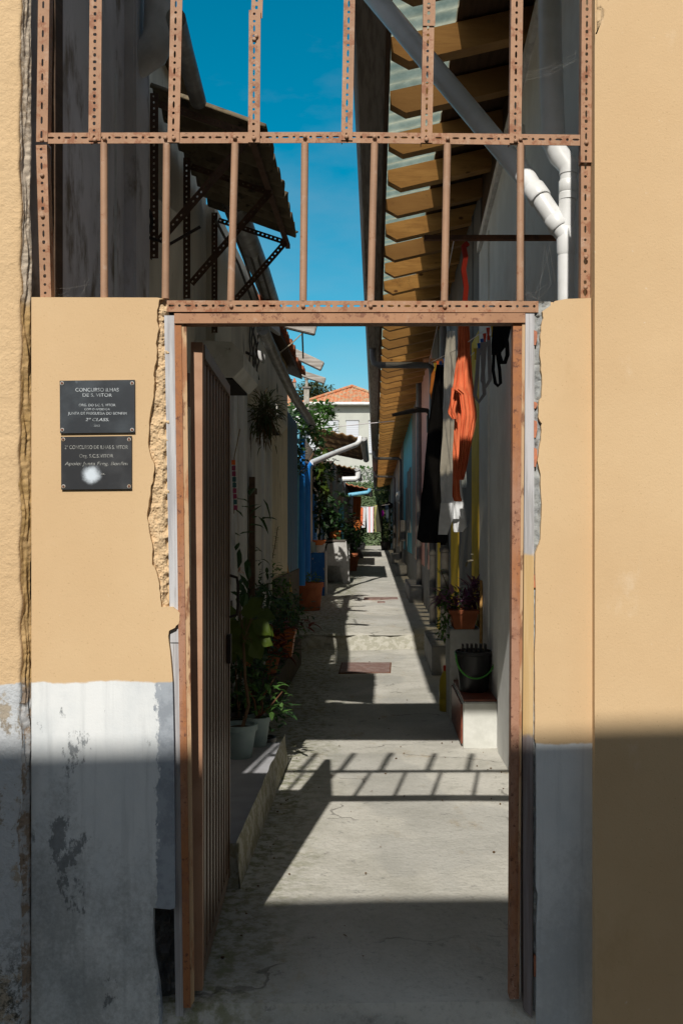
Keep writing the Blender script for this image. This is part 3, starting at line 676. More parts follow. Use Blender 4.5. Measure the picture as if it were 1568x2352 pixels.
for (xa, xb, y0, y1) in ((239, 239.5, 329, 684), (383, 380, 330, 686), (540, 530, 329, 692), (700, 696, 328, 692), (860, 851, 328, 692), (1027, 1020, 330, 692), (1195, 1194, 330, 692)):
    MB().tube([P(xa, y0, .018), P((xa + xb) / 2, (y0 + y1) / 2, .018), P(xb, y1, .018)], 8.6 * K, 14).build('round_bar', m_bar, gr, smooth=True)
for px, py in ((96, 322), (218, 321), (240, 318), (380, 316), (399, 317), (539, 315), (583, 317), (700, 313), (796, 314), (860, 314), (979, 320), (1028, 318), (1184, 323), (1195, 319), (1346, 327), (588, 83), (984, 15), (584, 90), (97, 402), (98, 496), (531, 703), (696, 703), (851, 703), (1021, 704), (1345, 590), (1344, 660)):
    c = P(px, py, GY - .005)
    MB().lathe((0, 0, 0), [(.0068, 0), (.0072, .002), (.0058, .0055), (.003, .007)], 14).xf(Matrix.Translation(c) @ Matrix.Rotation(R(90), 4, 'X')).build('bolt', m_bar, gr, smooth=True)
# ================================================================== door frame and gate
df = thing('door_frame', 'rusty steel door frame with weathered grey wooden posts around the open gate', 'door frame', P(800, 2300, .05))
m = MB().slab([(400, 719), (416, 719), (437, 2316), (421, 2316)], .0, .05); jm = m.build('steel_jamb', m_jamb, df, bevel=.001)
MB().slab([(416, 733), (428, 741), (446, 2300), (437, 2316)], .004, .006).build('jamb_lip', m_jambpale, jm)
m = MB().slab([(1190, 740), (1205, 738), (1191, 2296), (1170, 2296), (1178, 742)], .004, .05); jm = m.build('steel_jamb', m_jamb, df, bevel=.001)
MB().slab([(1199, 722), (1206, 720), (1199, 1500), (1192, 2290), (1188, 2290), (1194, 1400)], .0, .006).build('jamb_lip', m_jambpale, jm)
m = MB().slab([(400, 719.5), (1206, 718.5), (1206, 740.5), (400, 742)], -.006, .055); m.build('head_bar', m_head, df, bevel=.0015)
MB().slab([(377, 724), (400, 724), (411, 1476), (391, 1476)], .012, .06).build('wooden_post', m_greywood, df, bevel=.002)
MB().slab([(391, 1478), (411, 1478), (422, 2440), (405, 2440)], .016, .06).build('wooden_post', m_greywood, df, bevel=.002)
MB().slab([(1206.5, 720), (1227, 720), (1226, 1270), (1224, 1700), (1222, 2340), (1202, 2320), (1200, 1700), (1205, 1000)], .010, .06).build('wooden_post', m_rwood, df, bevel=.002)
MB().slab([(384, 712), (1228, 711), (1228, 717), (384, 718)], .022, .04).build('painted_gap_shade', m_dark, df)  # near-black strip painted in as the shade between rail and head
g = thing('metal_gate', 'open brown ribbed metal gate swung inward on the left of the doorway', 'gate', P(455, 2290, .1))
HP = Vector((X_(438, .08), .08, 0)); FP = Vector((-.668, 1.09, 0))       # hinge edge and free edge
TOPZ = 2.165
ax = (FP - HP); ax.z = 0; GL = ax.length; ax.normalize(); sx = Vector((ax.y, -ax.x, 0))   # towards +X
def G(s, t, z): return HP + ax * s + sx * t + Vector((0, 0, z))
m = MB().prism([G(0, 0, .02), G(0, .038, .02), G(0, .038, TOPZ), G(0, 0, TOPZ)], ax * .04); m.build('stile', m_gatestile, g, bevel=.002)
m = MB().prism([G(GL - .03, 0, .05), G(GL - .03, .040, .05), G(GL - .03, .040, TOPZ), G(GL - .03, 0, TOPZ)], ax * .03); m.build('stile', m_gatesheet, g, bevel=.002)
m = MB().prism([G(.04, 0, TOPZ - .045), G(.04, .042, TOPZ - .045), G(.04, .042, TOPZ), G(.04, 0, TOPZ)], ax * (GL - .07)); m.build('top_rail', m_greywood if False else m_gatesheet, g, bevel=.002)
m = MB().prism([G(.04, 0, .04), G(.04, .036, .04), G(.04, .036, .09), G(.04, 0, .09)], ax * (GL - .07)); m.build('bottom_rail', m_gatesheet, g, bevel=.002)
m = MB(); nr = 9; prof = []
for i in range(nr):
    s0 = .045 + (GL - .08) * i / nr; w_ = (GL - .08) / nr
    prof += [(s0, .012), (s0 + w_ * .38, .012), (s0 + w_ * .46, .034), (s0 + w_ * .90, .034), (s0 + w_ * .98, .012)]
a = [m.bm.verts.new(G(s, t, .07)) for s, t in prof]; b = [m.bm.verts.new(G(s, t, TOPZ - .03)) for s, t in prof]
for i in range(len(prof) - 1): m.bm.faces.new((a[i], a[i + 1], b[i + 1], b[i]))
rs = m.build('ribbed_sheet', m_gatesheet, g, solid=.0015)
m = MB().tube([G(GL - .02, .04, 1.17), G(GL - .02, .07, 1.18), G(GL - .02, .075, 1.22), G(GL - .02, .075, 1.31), G(GL - .02, .07, 1.34), G(GL - .02, .04, 1.35)], .006, 8); m.build('handle', m_iron, rs, smooth=True)
m = MB().prism([G(GL - .10, .035, .98), G(GL - .10, .05, .98), G(GL - .10, .05, 1.1), G(GL - .10, .035, 1.1)], ax * .06); m.build('lock_plate', m_iron, rs, bevel=.003)
for z in (.35, 1.2, 1.95):
    c = HP + Vector((-.006, -.012, z)); MB().tube([c, c + Vector((0, 0, .11))], .008, 10).build('hinge', m_gatesheet, g, smooth=True)

# ================================================================== white drain pipes on the right
WX = .865      # right wall plane
dp = thing('drain_pipe', 'white plastic drain with a long slanting branch joining a vertical pipe, right of the grille', 'pipe', P(1298, 1400, .72))
A = P(1299, 548, .73); r = .033
def ring(m, c, d, r0, l): c, d = Vector(c), Vector(d).normalized(); m.tube([c - d * l / 2, c - d * l / 2 * .8, c + d * l / 2 * .8, c + d * l / 2], [r0, r0 + .004, r0 + .004, r0], 20)
MB().tube([Vector((A.x, A.y, 0)), A + Vector((0, 0, .03)), P(1305, 400, .73)], r, 20).build('vertical_pipe', m_pvc, dp, smooth=True)
for c_, l_ in ((P(1299, 555, .73), .11), (P(1304, 428, .73), .05), (P(1304, 452, .73), .03)):
    m = MB(); ring(m, c_, (0, 0, 1), r, l_); m.build('collar', m_pvc, dp, smooth=True)
UB = P(1305, 400, .73); UT = Vector((UB.x - .055, UB.y + .02, UB.z + .13))
MB().tube([UB, UB + Vector((0, 0, .03)), UT - Vector((-.025, 0, .05)), UT, UT + Vector((-.01, .02, .4)), UT + Vector((-.02, .05, 1.6))], [.036, .039, .044, .046, .046, .046], 20).build('upper_pipe', m_pvc, dp, smooth=True)
E1 = P(1278, 512, .74); E2 = P(1233, 445, .78); E3 = P(1205, 405, .83); END = P(842, -30, 1.6)
MB().tube([P(1297, 540, .73), E1, E2], [.036, .040, .041], 20).build('branch_elbow', m_pvc, dp, smooth=True)
m = MB(); ring(m, E1, E2 - E1, .039, .06); m.build('collar', m_pvc, dp, smooth=True)
m = MB(); ring(m, E2, E3 - E2, .042, .07); m.build('collar', m_pvc, dp, smooth=True)
MB().tube([E2, E3, END], [.037, .043, .049], 20).build('slanting_pipe', m_pvc, dp, smooth=True)

# ================================================================== long roof of the right row
EZ = 4.14; H_ = EZ - EYE; Y0R, Y1R = 1.62, 56
FX = .085; WXT = 1.05
tan_r = .23
rr_ = thing('lean_to_roof', 'long timber eaves with pine rafters and ribbed translucent sheets over the right houses', 'roof', (.5, 1.4, EZ))
raf = None; ri_ = 0; Y = 1.67
while Y < Y1R:
    if raf is None:
        m = MB(); y0, y1 = Y - .05, Y + .05
        poly = [(FX, y0, EZ + .055), (FX + .10, y0, EZ), (WXT + .5, y0, EZ + (WXT + .4 - FX) * tan_r), (WXT + .5, y0, EZ + .15 + (WXT + .4 - FX) * tan_r), (FX, y0, EZ + .135)]
        m.prism(poly, (0, .10, 0)); raf = m.build('rafter', m_pine, rr_, bevel=.004); Yf = Y
    else:
        d_ = dup(raf, rr_, (frand(-.012, .012), Y - Yf + frand(-.035, .035), frand(-.012, .008))); d_.rotation_euler = (0, 0, 0)
        sy_ = frand(.82, 1.15); d_.scale.y = sy_; d_.location.y += (1 - sy_) * Yf
    Y += .668
def sheet_z(x): return EZ + .15 + (x - FX) * tan_r
m = MB(); n_ = 150
def sh(x0, x1, Ya, Yb, nw, amp):
    m = MB(); N = int(nw)
    def f(u, v):
        x = x0 + (x1 - x0) * u; y = Ya + (Yb - Ya) * v
        ph = (x - x0) / .076 * 2 * math.pi
        return Vector((x, y, sheet_z(x) + amp * (1 + math.cos(y / .15 * 2 * math.pi)) + .012))
    return f
m = MB(); m.grid(sh(FX - .01, .47, Y0R, 12.4, 0, .012), 3, 560); m.build('translucent_sheet', m_sheet, rr_, smooth=True)
m = MB(); m.grid(lambda u, v: Vector((FX - .01 + u * .39, 12.4 + v * (Y1R - 12.4), sheet_z(FX - .01 + u * .39) + .012)), 2, 8); m.build('translucent_sheet', m_sheet, rr_)
fl = MB().prism([(-.12, .2, EZ + .16), (.17, .2, sheet_z(.17) + .01), (.17, .2, sheet_z(.17) + .03), (-.12, .2, EZ + .18)], (0, Y0R - .2 - .002, 0)).build('shade_panel', m_zinc, rr_)  # panel added out of view to keep sun off the slanting pipe
MB().prism([(.335, .2, sheet_z(.335) + .01), (2.6, .2, sheet_z(2.6) + .01), (2.6, .2, sheet_z(2.6) + .04), (.335, .2, sheet_z(.335) + .04)], (0, Y0R - .2 - .002, 0)).build('shade_panel', m_zinc, rr_)  # unseen panel added to block sun streaks on the white house wall
m = MB(); m.prism([(.45, Y0R, sheet_z(.45) + .004), (2.6, Y0R, sheet_z(2.6) + .004), (2.6, Y0R, sheet_z(2.6) + .05), (.45, Y0R, sheet_z(.45) + .06)], (0, Y1R - Y0R, 0)); m.build('roof_deck', m_brownboard, rr_)
m = MB().span((FX - .032, Y0R, EZ + .035), (FX - .002, Y1R, EZ + .165)); m.build('fascia', m_brownboard, rr_)
m = MB()
gx, gz0, gr0 = -.031, EZ + .085, .084
pts = [(-.132, EZ + .165), (-.118, EZ + .10), (-.108, EZ + .02), (-.10, EZ + .008), (-.02, EZ + .0), (.04, EZ + .004), (.048, EZ + .02), (.05, EZ + .15)]
nY = 60
for k in range(nY):
    ya = Y0R + (Y1R - Y0R) * (k / nY) ** 1.4; yb = Y0R + (Y1R - Y0R) * ((k + 1) / nY) ** 1.4
    da = .012 * math.sin(k * .35); db = .012 * math.sin((k + 1) * .35)
    ra = [m.bm.verts.new((x, ya, z + da)) for x, z in pts]; rb = [m.bm.verts.new((x, yb, z + db)) for x, z in pts]
    for i in range(len(pts) - 1): m.bm.faces.new((ra[i], ra[i + 1], rb[i + 1], rb[i]))
m.build('gutter', m_fascia, rr_, smooth=False, solid=.006)

# downpipes that cross from the gutter to the wall
def crosspipe(Yp, label, dz=-.19):
    t = thing('downpipe', label, 'downpipe', (WX - .07, Yp, gz(Yp)), 'grey downpipes of the right row')
    z = EZ - .05 + dz
    MB().tube([(-.04, Yp, EZ + .01), (-.04, Yp, z + .12), (-.02, Yp, z + .03), (.05, Yp, z), (WX - .12, Yp, z + .0), (WX - .07, Yp, z - .05), (WX - .06, Yp, z - .16), (WX - .06, Yp, gz(Yp) + .02)], .046, 12).build('pipe', m_gutter, t, smooth=True)
    for z_ in (1.2, 2.5):
        MB().tube([(WX - .06, Yp, z_), (WX - .06, Yp, z_ + .045)], .054, 12).build('pipe_clip', m_gutter, t, smooth=True)
crosspipe(10.9, 'nearest grey downpipe crossing under the eaves just behind the laundry')
crosspipe(29.0, 'grey downpipe crossing under the eaves at the turquoise house')
crosspipe(39.7, 'small grey downpipe crossing under the eaves at the peach house')
crosspipe(53.5, 'farthest tiny grey downpipe at the end of the wooden eaves')
t = thing('downpipe', 'grey vertical downpipe in front of the yellow house wall behind the planter', 'downpipe', (.79, 8.2, 0), 'grey downpipes of the right row')
MB().tube([(.79, 8.2, .02), (.79, 8.2, 4.3)], .05, 14).build('pipe', m_gutter, t, smooth=True)
MB().tube([(.79, 8.2, 1.30), (.79, 8.2, 1.35)], .058, 14).build('pipe_clip', m_gutter, t, smooth=True)
t = thing('downpipe', 'grey vertical downpipe fixed on the dusty pink house wall', 'downpipe', (.8, 15.2, gz(15.2)), 'grey downpipes of the right row')
MB().tube([(.80, 15.2, .25), (.80, 15.2, 4.3)], .05, 12).build('pipe', m_gutter, t, smooth=True)
MB().tube([(.80, 15.2, 1.25), (.80, 15.2, 1.30)], .058, 12).build('pipe_clip', m_gutter, t, smooth=True)

# ================================================================== right row of houses
def row_house(label, Ya, Yb, wall, ztop=4.36, plinth=.45, trim=m_greywall, doors=(), shutters=(), base=m_greywall, x=WX):
    t = thing('row_house', label, 'house', (x + 1, Ya, gz(Ya)), 'terraced houses on the right of the alley')
    MB().span((x, Ya, gz(Ya) - .1), (x + 3.2, Yb, ztop)).build('wall', wall, t)
    if plinth: MB().span((x - .014, Ya + .002, gz(Ya) - .1), (x + .1, Yb - .002, gz(Yb) + plinth)).build('plinth', base, t)
    for (a, b) in trim_of.get(label, ()):
        MB().span((x - .010, a, gz(a) - .1), (x + .1, b, ztop - .02)).build('pilaster', trim, t)
    for (a, b, z1, mt) in doors:
        MB().span((x - .016, a, gz(a)), (x + .12, b, gz(a) + z1)).build('door', mt, t)
    for (a, b, z0, z1, mt) in shutters:
        MB().span((x - .03, a, z0), (x - .008 + .1, b, z1)).build('shutter', mt, t)
    return t
trim_of = {}
# nearest, white
wh = thing('row_house', 'white rendered house nearest the gate, with pilasters beside the masonry bench', 'house', (1.8, .2, 0), 'terraced houses on the right of the alley')
m = MB()
a = [Vector((WX, .17, -.05)), Vector((WX, 5.0, -.05)), Vector((WX, 5.0, 3.86)), Vector((WX, 1.6, 4.3)), Vector((WX, .17, 4.3))]
m.prism(a, (3.2, 0, 0)); m.build('wall', m_whitewall, wh)
MB().prism([(WX - .03, 5.0, 3.84), (WX - .03, 5.0, 3.92), (WX - .03, 1.2, 4.42), (WX - .03, 1.2, 4.34)], (.06, 0, 0)).build('eaves_board', m_whitewood, wh)
MB().prism([(WX + .012, 5.0, 3.85), (WX + .012, 5.0, 4.6), (WX + .012, 1.3, 4.6), (WX + .012, 1.3, 4.33)], (.1, 0, 0)).build('soffit_boarding', m_brownboard, wh)
MB().span((WX - .012, 4.35, -.02), (WX + .05, 4.998, 3.83)).build('pilaster', m_whitewall, wh, bevel=.004)
MB().span((WX - .016, 2.55, -.02), (WX + .05, 3.72, 3.9)).build('pilaster', m_whitewall, wh, bevel=.004)
MB().span((WX - .012, .3, -.02), (WX + .05, 2.55, .42)).build('plinth', m_whitewall, wh)
L2 = 'yellow ochre house with dark grey frames, right behind the hanging laundry'
trim_of[L2] = ((5.60, 7.0), (8.75, 8.95), (10.5, 10.95))
row_house(L2, 5.003, 10.95, m_greywall, plinth=.12, doors=((5.01, 5.59, 3.2, m_door_yellow), (7.02, 8.0, 3.1, m_door_yellow), (8.96, 10.48, 3.1, m_door_yellow)))
L3 = 'dusty pink house with dark grey plinth and grey shutters, mid row'
trim_of[L3] = ((10.96, 11.9), (18.2, 18.98))
row_house(L3, 10.953, 19.0, m_pink, plinth=.62, doors=((13.2, 14.0, 2.2, m_greywall),), shutters=((16.4, 17.2, .9, 2.9, m_greywall),))
L4 = 'turquoise house with grey shutters and meter boxes, beyond the pink one'
trim_of[L4] = ((19.01, 20.2), (27.6, 28.48))
t4 = row_house(L4, 19.003, 28.5, m_cyan, plinth=.6, doors=((24.0, 25.0, 2.4, m_greywall),), shutters=((21.0, 21.9, 1.5, 3.1, m_greywall), (22.6, 23.3, 1.5, 3.1, m_greywall)))
MB().span((WX - .16, 24.9, 1.25), (WX - .03, 26.2, 1.85)).build('meter_box', m_gutter, t4, bevel=.01)
L5 = 'narrow peach house with white round lamp, far along the row'
trim_of[L5] = ((28.51, 30.5), (34.5, 36.48))
row_house(L5, 28.503, 36.5, m_peach, plinth=.5, doors=((31.5, 32.6, 2.3, m_greywall),))
L6 = 'grey rendered house near the far end of the right row'
row_house(L6, 36.503, 46, m_greywall, plinth=.5, doors=((39, 40.5, 2.3, m_brownboard),))
L7 = 'last house of the right row, beside the dark awning'
row_house(L7, 46.003, 56, m_greywall, plinth=.5, doors=((49, 50.5, 2.3, m_ltblue),))

def block_step(label, c0, c1, mt=m_step):
    return tag(MB().span(c0, c1).build('door_step', mt, None, bevel=.012), label, 'step', 'concrete steps at the right doors')
block_step('grey concrete door step just beyond the bucket, below the low riser', (.60, 7.4, -.02), (WX - .02, 9.1, .31))
block_step('grey concrete door step against the pink house, on the upper floor', (.60, 14.6, .2), (WX - .026, 17.3, .55))
block_step('grey concrete door step by the turquoise house doorway', (.55, 23.4, .25), (WX - .026, 26.0, .62))
block_step('small far concrete door step by the peach house', (.55, 31.0, .35), (WX - .026, 33.0, .75))

# masonry bench with tile top
bn = thing('masonry_bench', 'white stepped masonry bench with red tile seat against the white house', 'bench', (.74, 4.3, 0))
bx0 = .622
MB().span((bx0, 3.84, -.01), (WX - .003, 4.80, .325)).build('bench_base', m_bench, bn, bevel=.008)
MB().span((bx0 + .004, 3.86, .3255), (WX - .004, 4.80, .342)).build('tile_seat', m_redtile, bn, bevel=.003)
MB().span((bx0 - .012, 3.90, .02), (bx0 - .001, 4.79, .30)).build('tile_side', m_redtile, bn)
MB().span((.60, 4.803, -.01), (WX - .003, 5.35, .745)).build('bench_back', m_bench, bn, bevel=.008)

# mop bucket
bc = Vector((.735, 4.25, .343))
bk = thing('mop_bucket', 'black plastic mop bucket with green handle standing on the red tile seat', 'bucket', bc)
MB().lathe(bc, [(.105, 0), (.112, .01), (.128, .16), (.137, .27), (.146, .275), (.146, .30), (.137, .302), (.125, .18), (.10, .02)], 28, .95, 1.1).build('bucket_body', m_potblack, bk, smooth=True)
m = MB()
for k in range(6):
    a0 = -.085 + k * .034; m.span((bc.x + a0 - .009, bc.y - .04, bc.z + .27), (bc.x + a0 + .009, bc.y + .02, bc.z + .352))
m.span((bc.x - .10, bc.y - .05, bc.z + .27), (bc.x + .10, bc.y + .1, bc.z + .295)); m.build('wringer', m_potblack, bk)
pts = [bc + Vector((-.146 * math.cos(t), -.155 - .02 * math.sin(t), .285 - .17 * math.sin(t))) for t in [math.pi * i / 16 for i in range(17)]]
pts = [bc + Vector((-.14, 0, .29))] + pts + [bc + Vector((.14, 0, .29))]
MB().tube(pts, .0065, 8).build('bucket_handle', m_greenplastic, bk, smooth=True)
t = thing('broom', 'wooden broom handle standing in the black bucket, leaning on the wall', 'broom', bc + Vector((.07, 0, .05)))
MB().tube([bc + Vector((.055, .02, .06)), Vector((WX - .02, 4.75, 1.14))], .0125, 10).build('broom_handle', m_broom, t, smooth=True)
MB().lathe(bc + Vector((.05, .02, .012)), [(.05, 0), (.055, .03), (.03, .07)], 12).build('mop_head', m_cgrey, t, smooth=True)
# bottle
bt = thing('detergent_bottle', 'tall yellow plastic bottle on the floor left of the black bucket', 'bottle', (.645, 5.55, 0))
c = Vector((.60, 5.3, .0))
MB().lathe(c, [(.05, 0), (.056, .01), (.058, .10), (.054, .105), (.058, .11), (.058, .22), (.05, .28), (.028, .33), (.020, .345)], 20).build('bottle_body', m_yellowplastic, bt, smooth=True)
MB().lathe(c, [(.022, .345), (.022, .385), (.018, .39)], 16).build('cap', m_pegs['red'], bt, smooth=True)

# manholes
for lab, pts, Y_ in (('square rusty iron manhole cover in the sunlit floor below the step', ((784, 1523), (899, 1523), (897, 1547), (777, 1547)), 0),):
    q = []
    for px, py in pts:
        f = EYE / (K * (py - CY)); q.append(Vector(((px - CX) * K * f, fy(f), .006)))
    t = thing('manhole_cover', lab, 'manhole cover', q[3])
    cc = sum(q, Vector()) / 4
    m = MB(); m.prism([v + (cc - v) * .05 + Vector((0, 0, .004)) for v in q], (0, 0, -.03)); m.build('cover_plate', m_manhole, t)
    m = MB(); m.prism([v for v in q], (0, 0, -.03)); m.build('frame', m_rustbar, t)
    MB().lathe(cc + Vector((0, 0, .004)), [(.035, 0), (.03, .004), (.012, .005)], 16).build('lifting_boss', m_manhole, t)
for lab, pts in (('flat rusty drain cover on the upper floor past the step', ((836, 1373.5), (912, 1373.5), (914, 1378), (835, 1378))), ('thin rusty strip cover just before the flat drain cover', ((866, 1383), (884, 1383), (884, 1385.5), (866, 1385.5)))):
    q = []
    for px, py in pts:
        f = 1.3 / (K * (py - CY))
        for _ in range(4): f = (EYE - gz(fy(f))) / (K * (py - CY))
        q.append(Vector(((px - CX) * K * f, fy(f), gz(fy(f)) + .02)))
    tag(MB().prism(q, (0, 0, -.05)).build('drain_cover', m_manhole), lab, 'drain cover')

# water tap on the pilaster
tp = thing('water_tap', 'old brass water tap sticking out of the yellow house pilaster', 'tap', (.80, 5.6, 1.3))
c = P(1093, 1288, 5.45)
MB().tube([c + Vector((.04, 0, 0)), c + Vector((-.05, 0, 0)), c + Vector((-.085, 0, -.012)), c + Vector((-.09, 0, -.05))], .012, 10).build('spout', m_zinc, tp, smooth=True)
MB().tube([c + Vector((-.02, 0, 0)), c + Vector((-.02, 0, .055))], .007, 8).tube([c + Vector((-.045, 0, .055)), c + Vector((.005, 0, .055))], .006, 8).build('tap_handle', m_zinc, tp, smooth=True)

# wall lantern on the yellow house
ln = thing('wall_lamp', 'old bulky wall lantern hanging on a bracket behind the coral garment', 'lamp', P(1050, 800, 5.9))
c = P(1055, 800, 5.9)
MB().lathe(c, [(.02, .17), (.05, .15), (.11, .06), (.125, .03), (.125, 0), (.095, -.06), (.07, -.16), (.05, -.2), (.01, -.21)], 20).build('lantern_body', m_fascia, ln, smooth=True)
MB().tube([c + Vector((0, 0, .16)), c + Vector((.05, 0, .26)), Vector((WX, c.y, c.z + .2))], .014, 8).build('bracket', m_iron, ln, smooth=True)
wl = thing('wall_lamp', 'small white round bulkhead lamp on the peach house', 'lamp', (WX, 28.0, 2.5))
c = P(921, 1142, 28.4); c.x = WX - .1
MB().lathe((0, 0, 0), [(.2, 0), (.2, .03), (.15, .1), (.05, .13)], 20).xf(Matrix.Translation(c) @ Matrix.Rotation(R(-90), 4, 'Y') @ Matrix.Rotation(R(90), 4, 'X') @ Matrix.Rotation(R(-90), 4, 'X')).build('lamp_globe', m_glass, wl, smooth=True)
MB().span(c + Vector((0, -.1, -.1)), c + Vector((.13, .1, .1))).build('lamp_base', m_gutter, wl)
cl = thing('street_lamp', 'dark curved lamp arm on the yellow house eaves past the laundry', 'lamp', P(960, 960, 11.3))
c = Vector((WX, 11.6, 3.22))
MB().tube([c, c + Vector((-.10, 0, .12)), c + Vector((-.25, 0, .13)), c + Vector((-.62, 0, .05))], [.02, .035, .045, .02], 10).build('lamp_arm', m_iron, cl, smooth=True)
MB().span(c + Vector((-.1, -.12, -.2)), c + Vector((.02, .12, .05))).build('mounting_box', m_iron, cl)

# ================================================================== laundry
def cloth(m, rows, Y, depth=.25, folds=3, amp=.012, n=28, seed=0, wob=.0):
    """closed hanging garment: rows of (y, left, right) in reference units at distance Y"""
    rings = []; R_ = []
    for (a, b) in zip(rows, rows[1:]):
        k = max(1, int(abs(b[0] - a[0]) / 9))
        for j in range(k): R_.append([a[i] + (b[i] - a[i]) * j / k for i in range(3)])
    R_.append(list(rows[-1]))
    for (y, l, r) in R_:
        A, B = P(l, y, Y), P(r, y, Y); c = (A + B) / 2; hw = (B - A).length / 2; dd = max(.008, hw * depth)
        ring = []
        for k in range(n):
            t = 2 * math.pi * k / n; x = math.cos(t); q = math.sin(t)
            nz_ = mnoise.noise(Vector((x * 1.7 + seed, y * .011, q * .4))); n2_ = mnoise.noise(Vector((x * 4 + seed, y * .03, 3)))
            o = amp * (1.5 * nz_ + .55 * math.sin(folds * x * 1.7 + seed + y * .006 + 2.5 * nz_) + .5 * n2_)
            hw_ = 1 + .05 * mnoise.noise(Vector((seed, y * .025, x)))
            x *= hw_
            ring.append(m.bm.verts.new(c + Vector((x * hw, q * dd + o, 0))))
        rings.append(ring)
    for a, b in zip(rings, rings[1:]):
        for k in range(n): m.bm.faces.new((a[k], a[(k + 1) % n], b[(k + 1) % n], b[k]))
    m.bm.faces.new(rings[0][::-1]); m.bm.faces.new(rings[-1]); return m
def strap(m, pts, Y, wpx, th=.006):
    q = [P(x, y, Y) + Vector((0, .01 * i, 0)) * 0 for i, (x, y) in enumerate(pts)]
    w2 = wpx * K * yf(Y) / 2; vs = []
    for i, p in enumerate(q):
        t = (q[min(i + 1, len(q) - 1)] - q[max(i - 1, 0)]).normalized(); nn = t.cross(Vector((0, 1, 0)))
        vs.append([m.bm.verts.new(p + nn * w2 * s + Vector((0, th * h, 0))) for s, h in ((1, -1), (-1, -1), (-1, 1), (1, 1))])
    for a, b in zip(vs, vs[1:]):
        for k in range(4): m.bm.faces.new((a[k], a[(k + 1) % 4], b[(k + 1) % 4], b[k]))
    m.bm.faces.new(vs[0][::-1]); m.bm.faces.new(vs[-1]); return m
YO = 3.3
og = thing('coral_garment', 'sunlit coral long sleeved top hanging in front of the white trousers', 'garment', P(1065, 1155, YO))
def drape(rows, Y, amp, folds, seed, n=44, depth=.22):
    """cloth hanging in vertical folds that gather towards the top"""
    m = MB(); R_ = []; rings = []
    for (a, b) in zip(rows, rows[1:]):
        k = max(1, int(abs(b[0] - a[0]) / 6))
        for j in range(k): R_.append([a[i] + (b[i] - a[i]) * j / k for i in range(3)])
    R_.append(list(rows[-1]))
    for (y, l, r) in R_:
        A_, B_ = P(l, y, Y), P(r, y, Y); c = (A_ + B_) / 2; hw = (B_ - A_).length / 2; ring = []
        for k in range(n):
            t = 2 * math.pi * k / n; x = math.cos(t); q_ = math.sin(t)
            w_ = folds * (x + .25 * mnoise.noise(Vector((x * 1.3, y * .008, seed)))) + seed
            tri = 2 * abs((w_ % 1) - .5) - .5
            o = amp * (1.5 * tri + .9 * mnoise.noise(Vector((x * 2, y * .02, seed))) + .35 * mnoise.noise(Vector((x * 6, y * .05, seed))))
            ring.append(m.bm.verts.new(c + Vector((x * hw * (1 + .04 * mnoise.noise(Vector((seed, y * .06, x)))), q_ * max(.006, hw * depth) + o, .004 * mnoise.noise(Vector((x * 3, 0, seed)))))))
        rings.append(ring)
    for a_, b_ in zip(rings, rings[1:]):
        for k in range(n): m.bm.faces.new((a_[k], a_[(k + 1) % n], b_[(k + 1) % n], b_[k]))
    m.bm.faces.new(rings[0][::-1]); m.bm.faces.new(rings[-1]); return m
drape([(690, 1060, 1077), (745, 1052, 1078), (790, 1051, 1079), (812, 1051, 1079), (822, 1049, 1081), (835, 1047, 1082), (870, 1042, 1085), (895, 1038, 1088), (905, 1054, 1089), (945, 1059, 1094), (958, 1058, 1095), (985, 1056, 1090), (1030, 1054, 1080), (1075, 1051, 1072), (1102, 1048, 1065)], YO, .011, 2.6, .3).build('bodice', m_corange, og, smooth=True)
drape([(890, 1036, 1050), (905, 1035, 1052), (925, 1033, 1050), (944, 1028, 1046), (950, 1029, 1048), (962, 1038, 1050)], YO + .06, .008, 1.2, 1.7, 24).build('sleeve', m_corange, og, smooth=True)
drape([(895, 1040, 1064), (940, 1044, 1064), (990, 1042, 1062), (1040, 1039, 1060), (1100, 1039, 1055), (1140, 1038, 1057), (1152, 1042, 1061)], YO + .13, .008, 1.6, 2.2, 26).build('sleeve', m_corange, og, smooth=True)
m = MB(); strap(m, [(1066, 705), (1070, 660), (1064, 620), (1069, 590), (1064, 566), (1074, 558)], YO, 11, .02); m.build('twisted_strap', m_cred, og)
t = thing('black_trousers', 'long black flared trousers hanging furthest left on the line', 'trousers', P(990, 1250, 4.6))
m = MB(); cloth(m, [(838, 1002, 1018), (900, 992, 1021), (1000, 981, 1023), (1100, 972, 1026), (1200, 962, 1029), (1238, 957, 1028), (1247, 970, 1026)], 4.6, .25, 3, .02, 36, 5); m.build('trouser_leg', m_cblack, t, smooth=True)
m = MB(); cloth(m, [(1200, 1000, 1025), (1240, 1008, 1026), (1252, 1012, 1024)], 4.72, .3, 2, .01, 20, 6); m.build('trouser_leg', m_cblack, t, smooth=True)
t = thing('white_trousers', 'pale white linen trousers hanging behind the coral top', 'trousers', P(1040, 1228, 4.3))
m = MB(); cloth(m, [(760, 1026, 1046), (830, 1020, 1048), (900, 1018, 1050), (1000, 1016, 1056), (1080, 1010, 1058), (1112, 1011, 1060), (1150, 1013, 1064), (1180, 1010, 1069), (1192, 1012, 1068)], 4.3, .2, 4, .015, 36, 7); m.build('upper_part', m_cwhite, t, smooth=True)
m = MB(); cloth(m, [(1155, 1012, 1044), (1192, 1008, 1040), (1228, 1006, 1027)], 4.28, .3, 2, .01, 20, 8); m.build('trouser_leg', m_cwhite, t, smooth=True)
m = MB(); cloth(m, [(1150, 1034, 1065), (1190, 1038, 1070), (1210, 1040, 1072), (1222, 1042, 1062)], 4.33, .3, 2, .01, 20, 9); m.build('trouser_leg', m_cwhite, t, smooth=True)
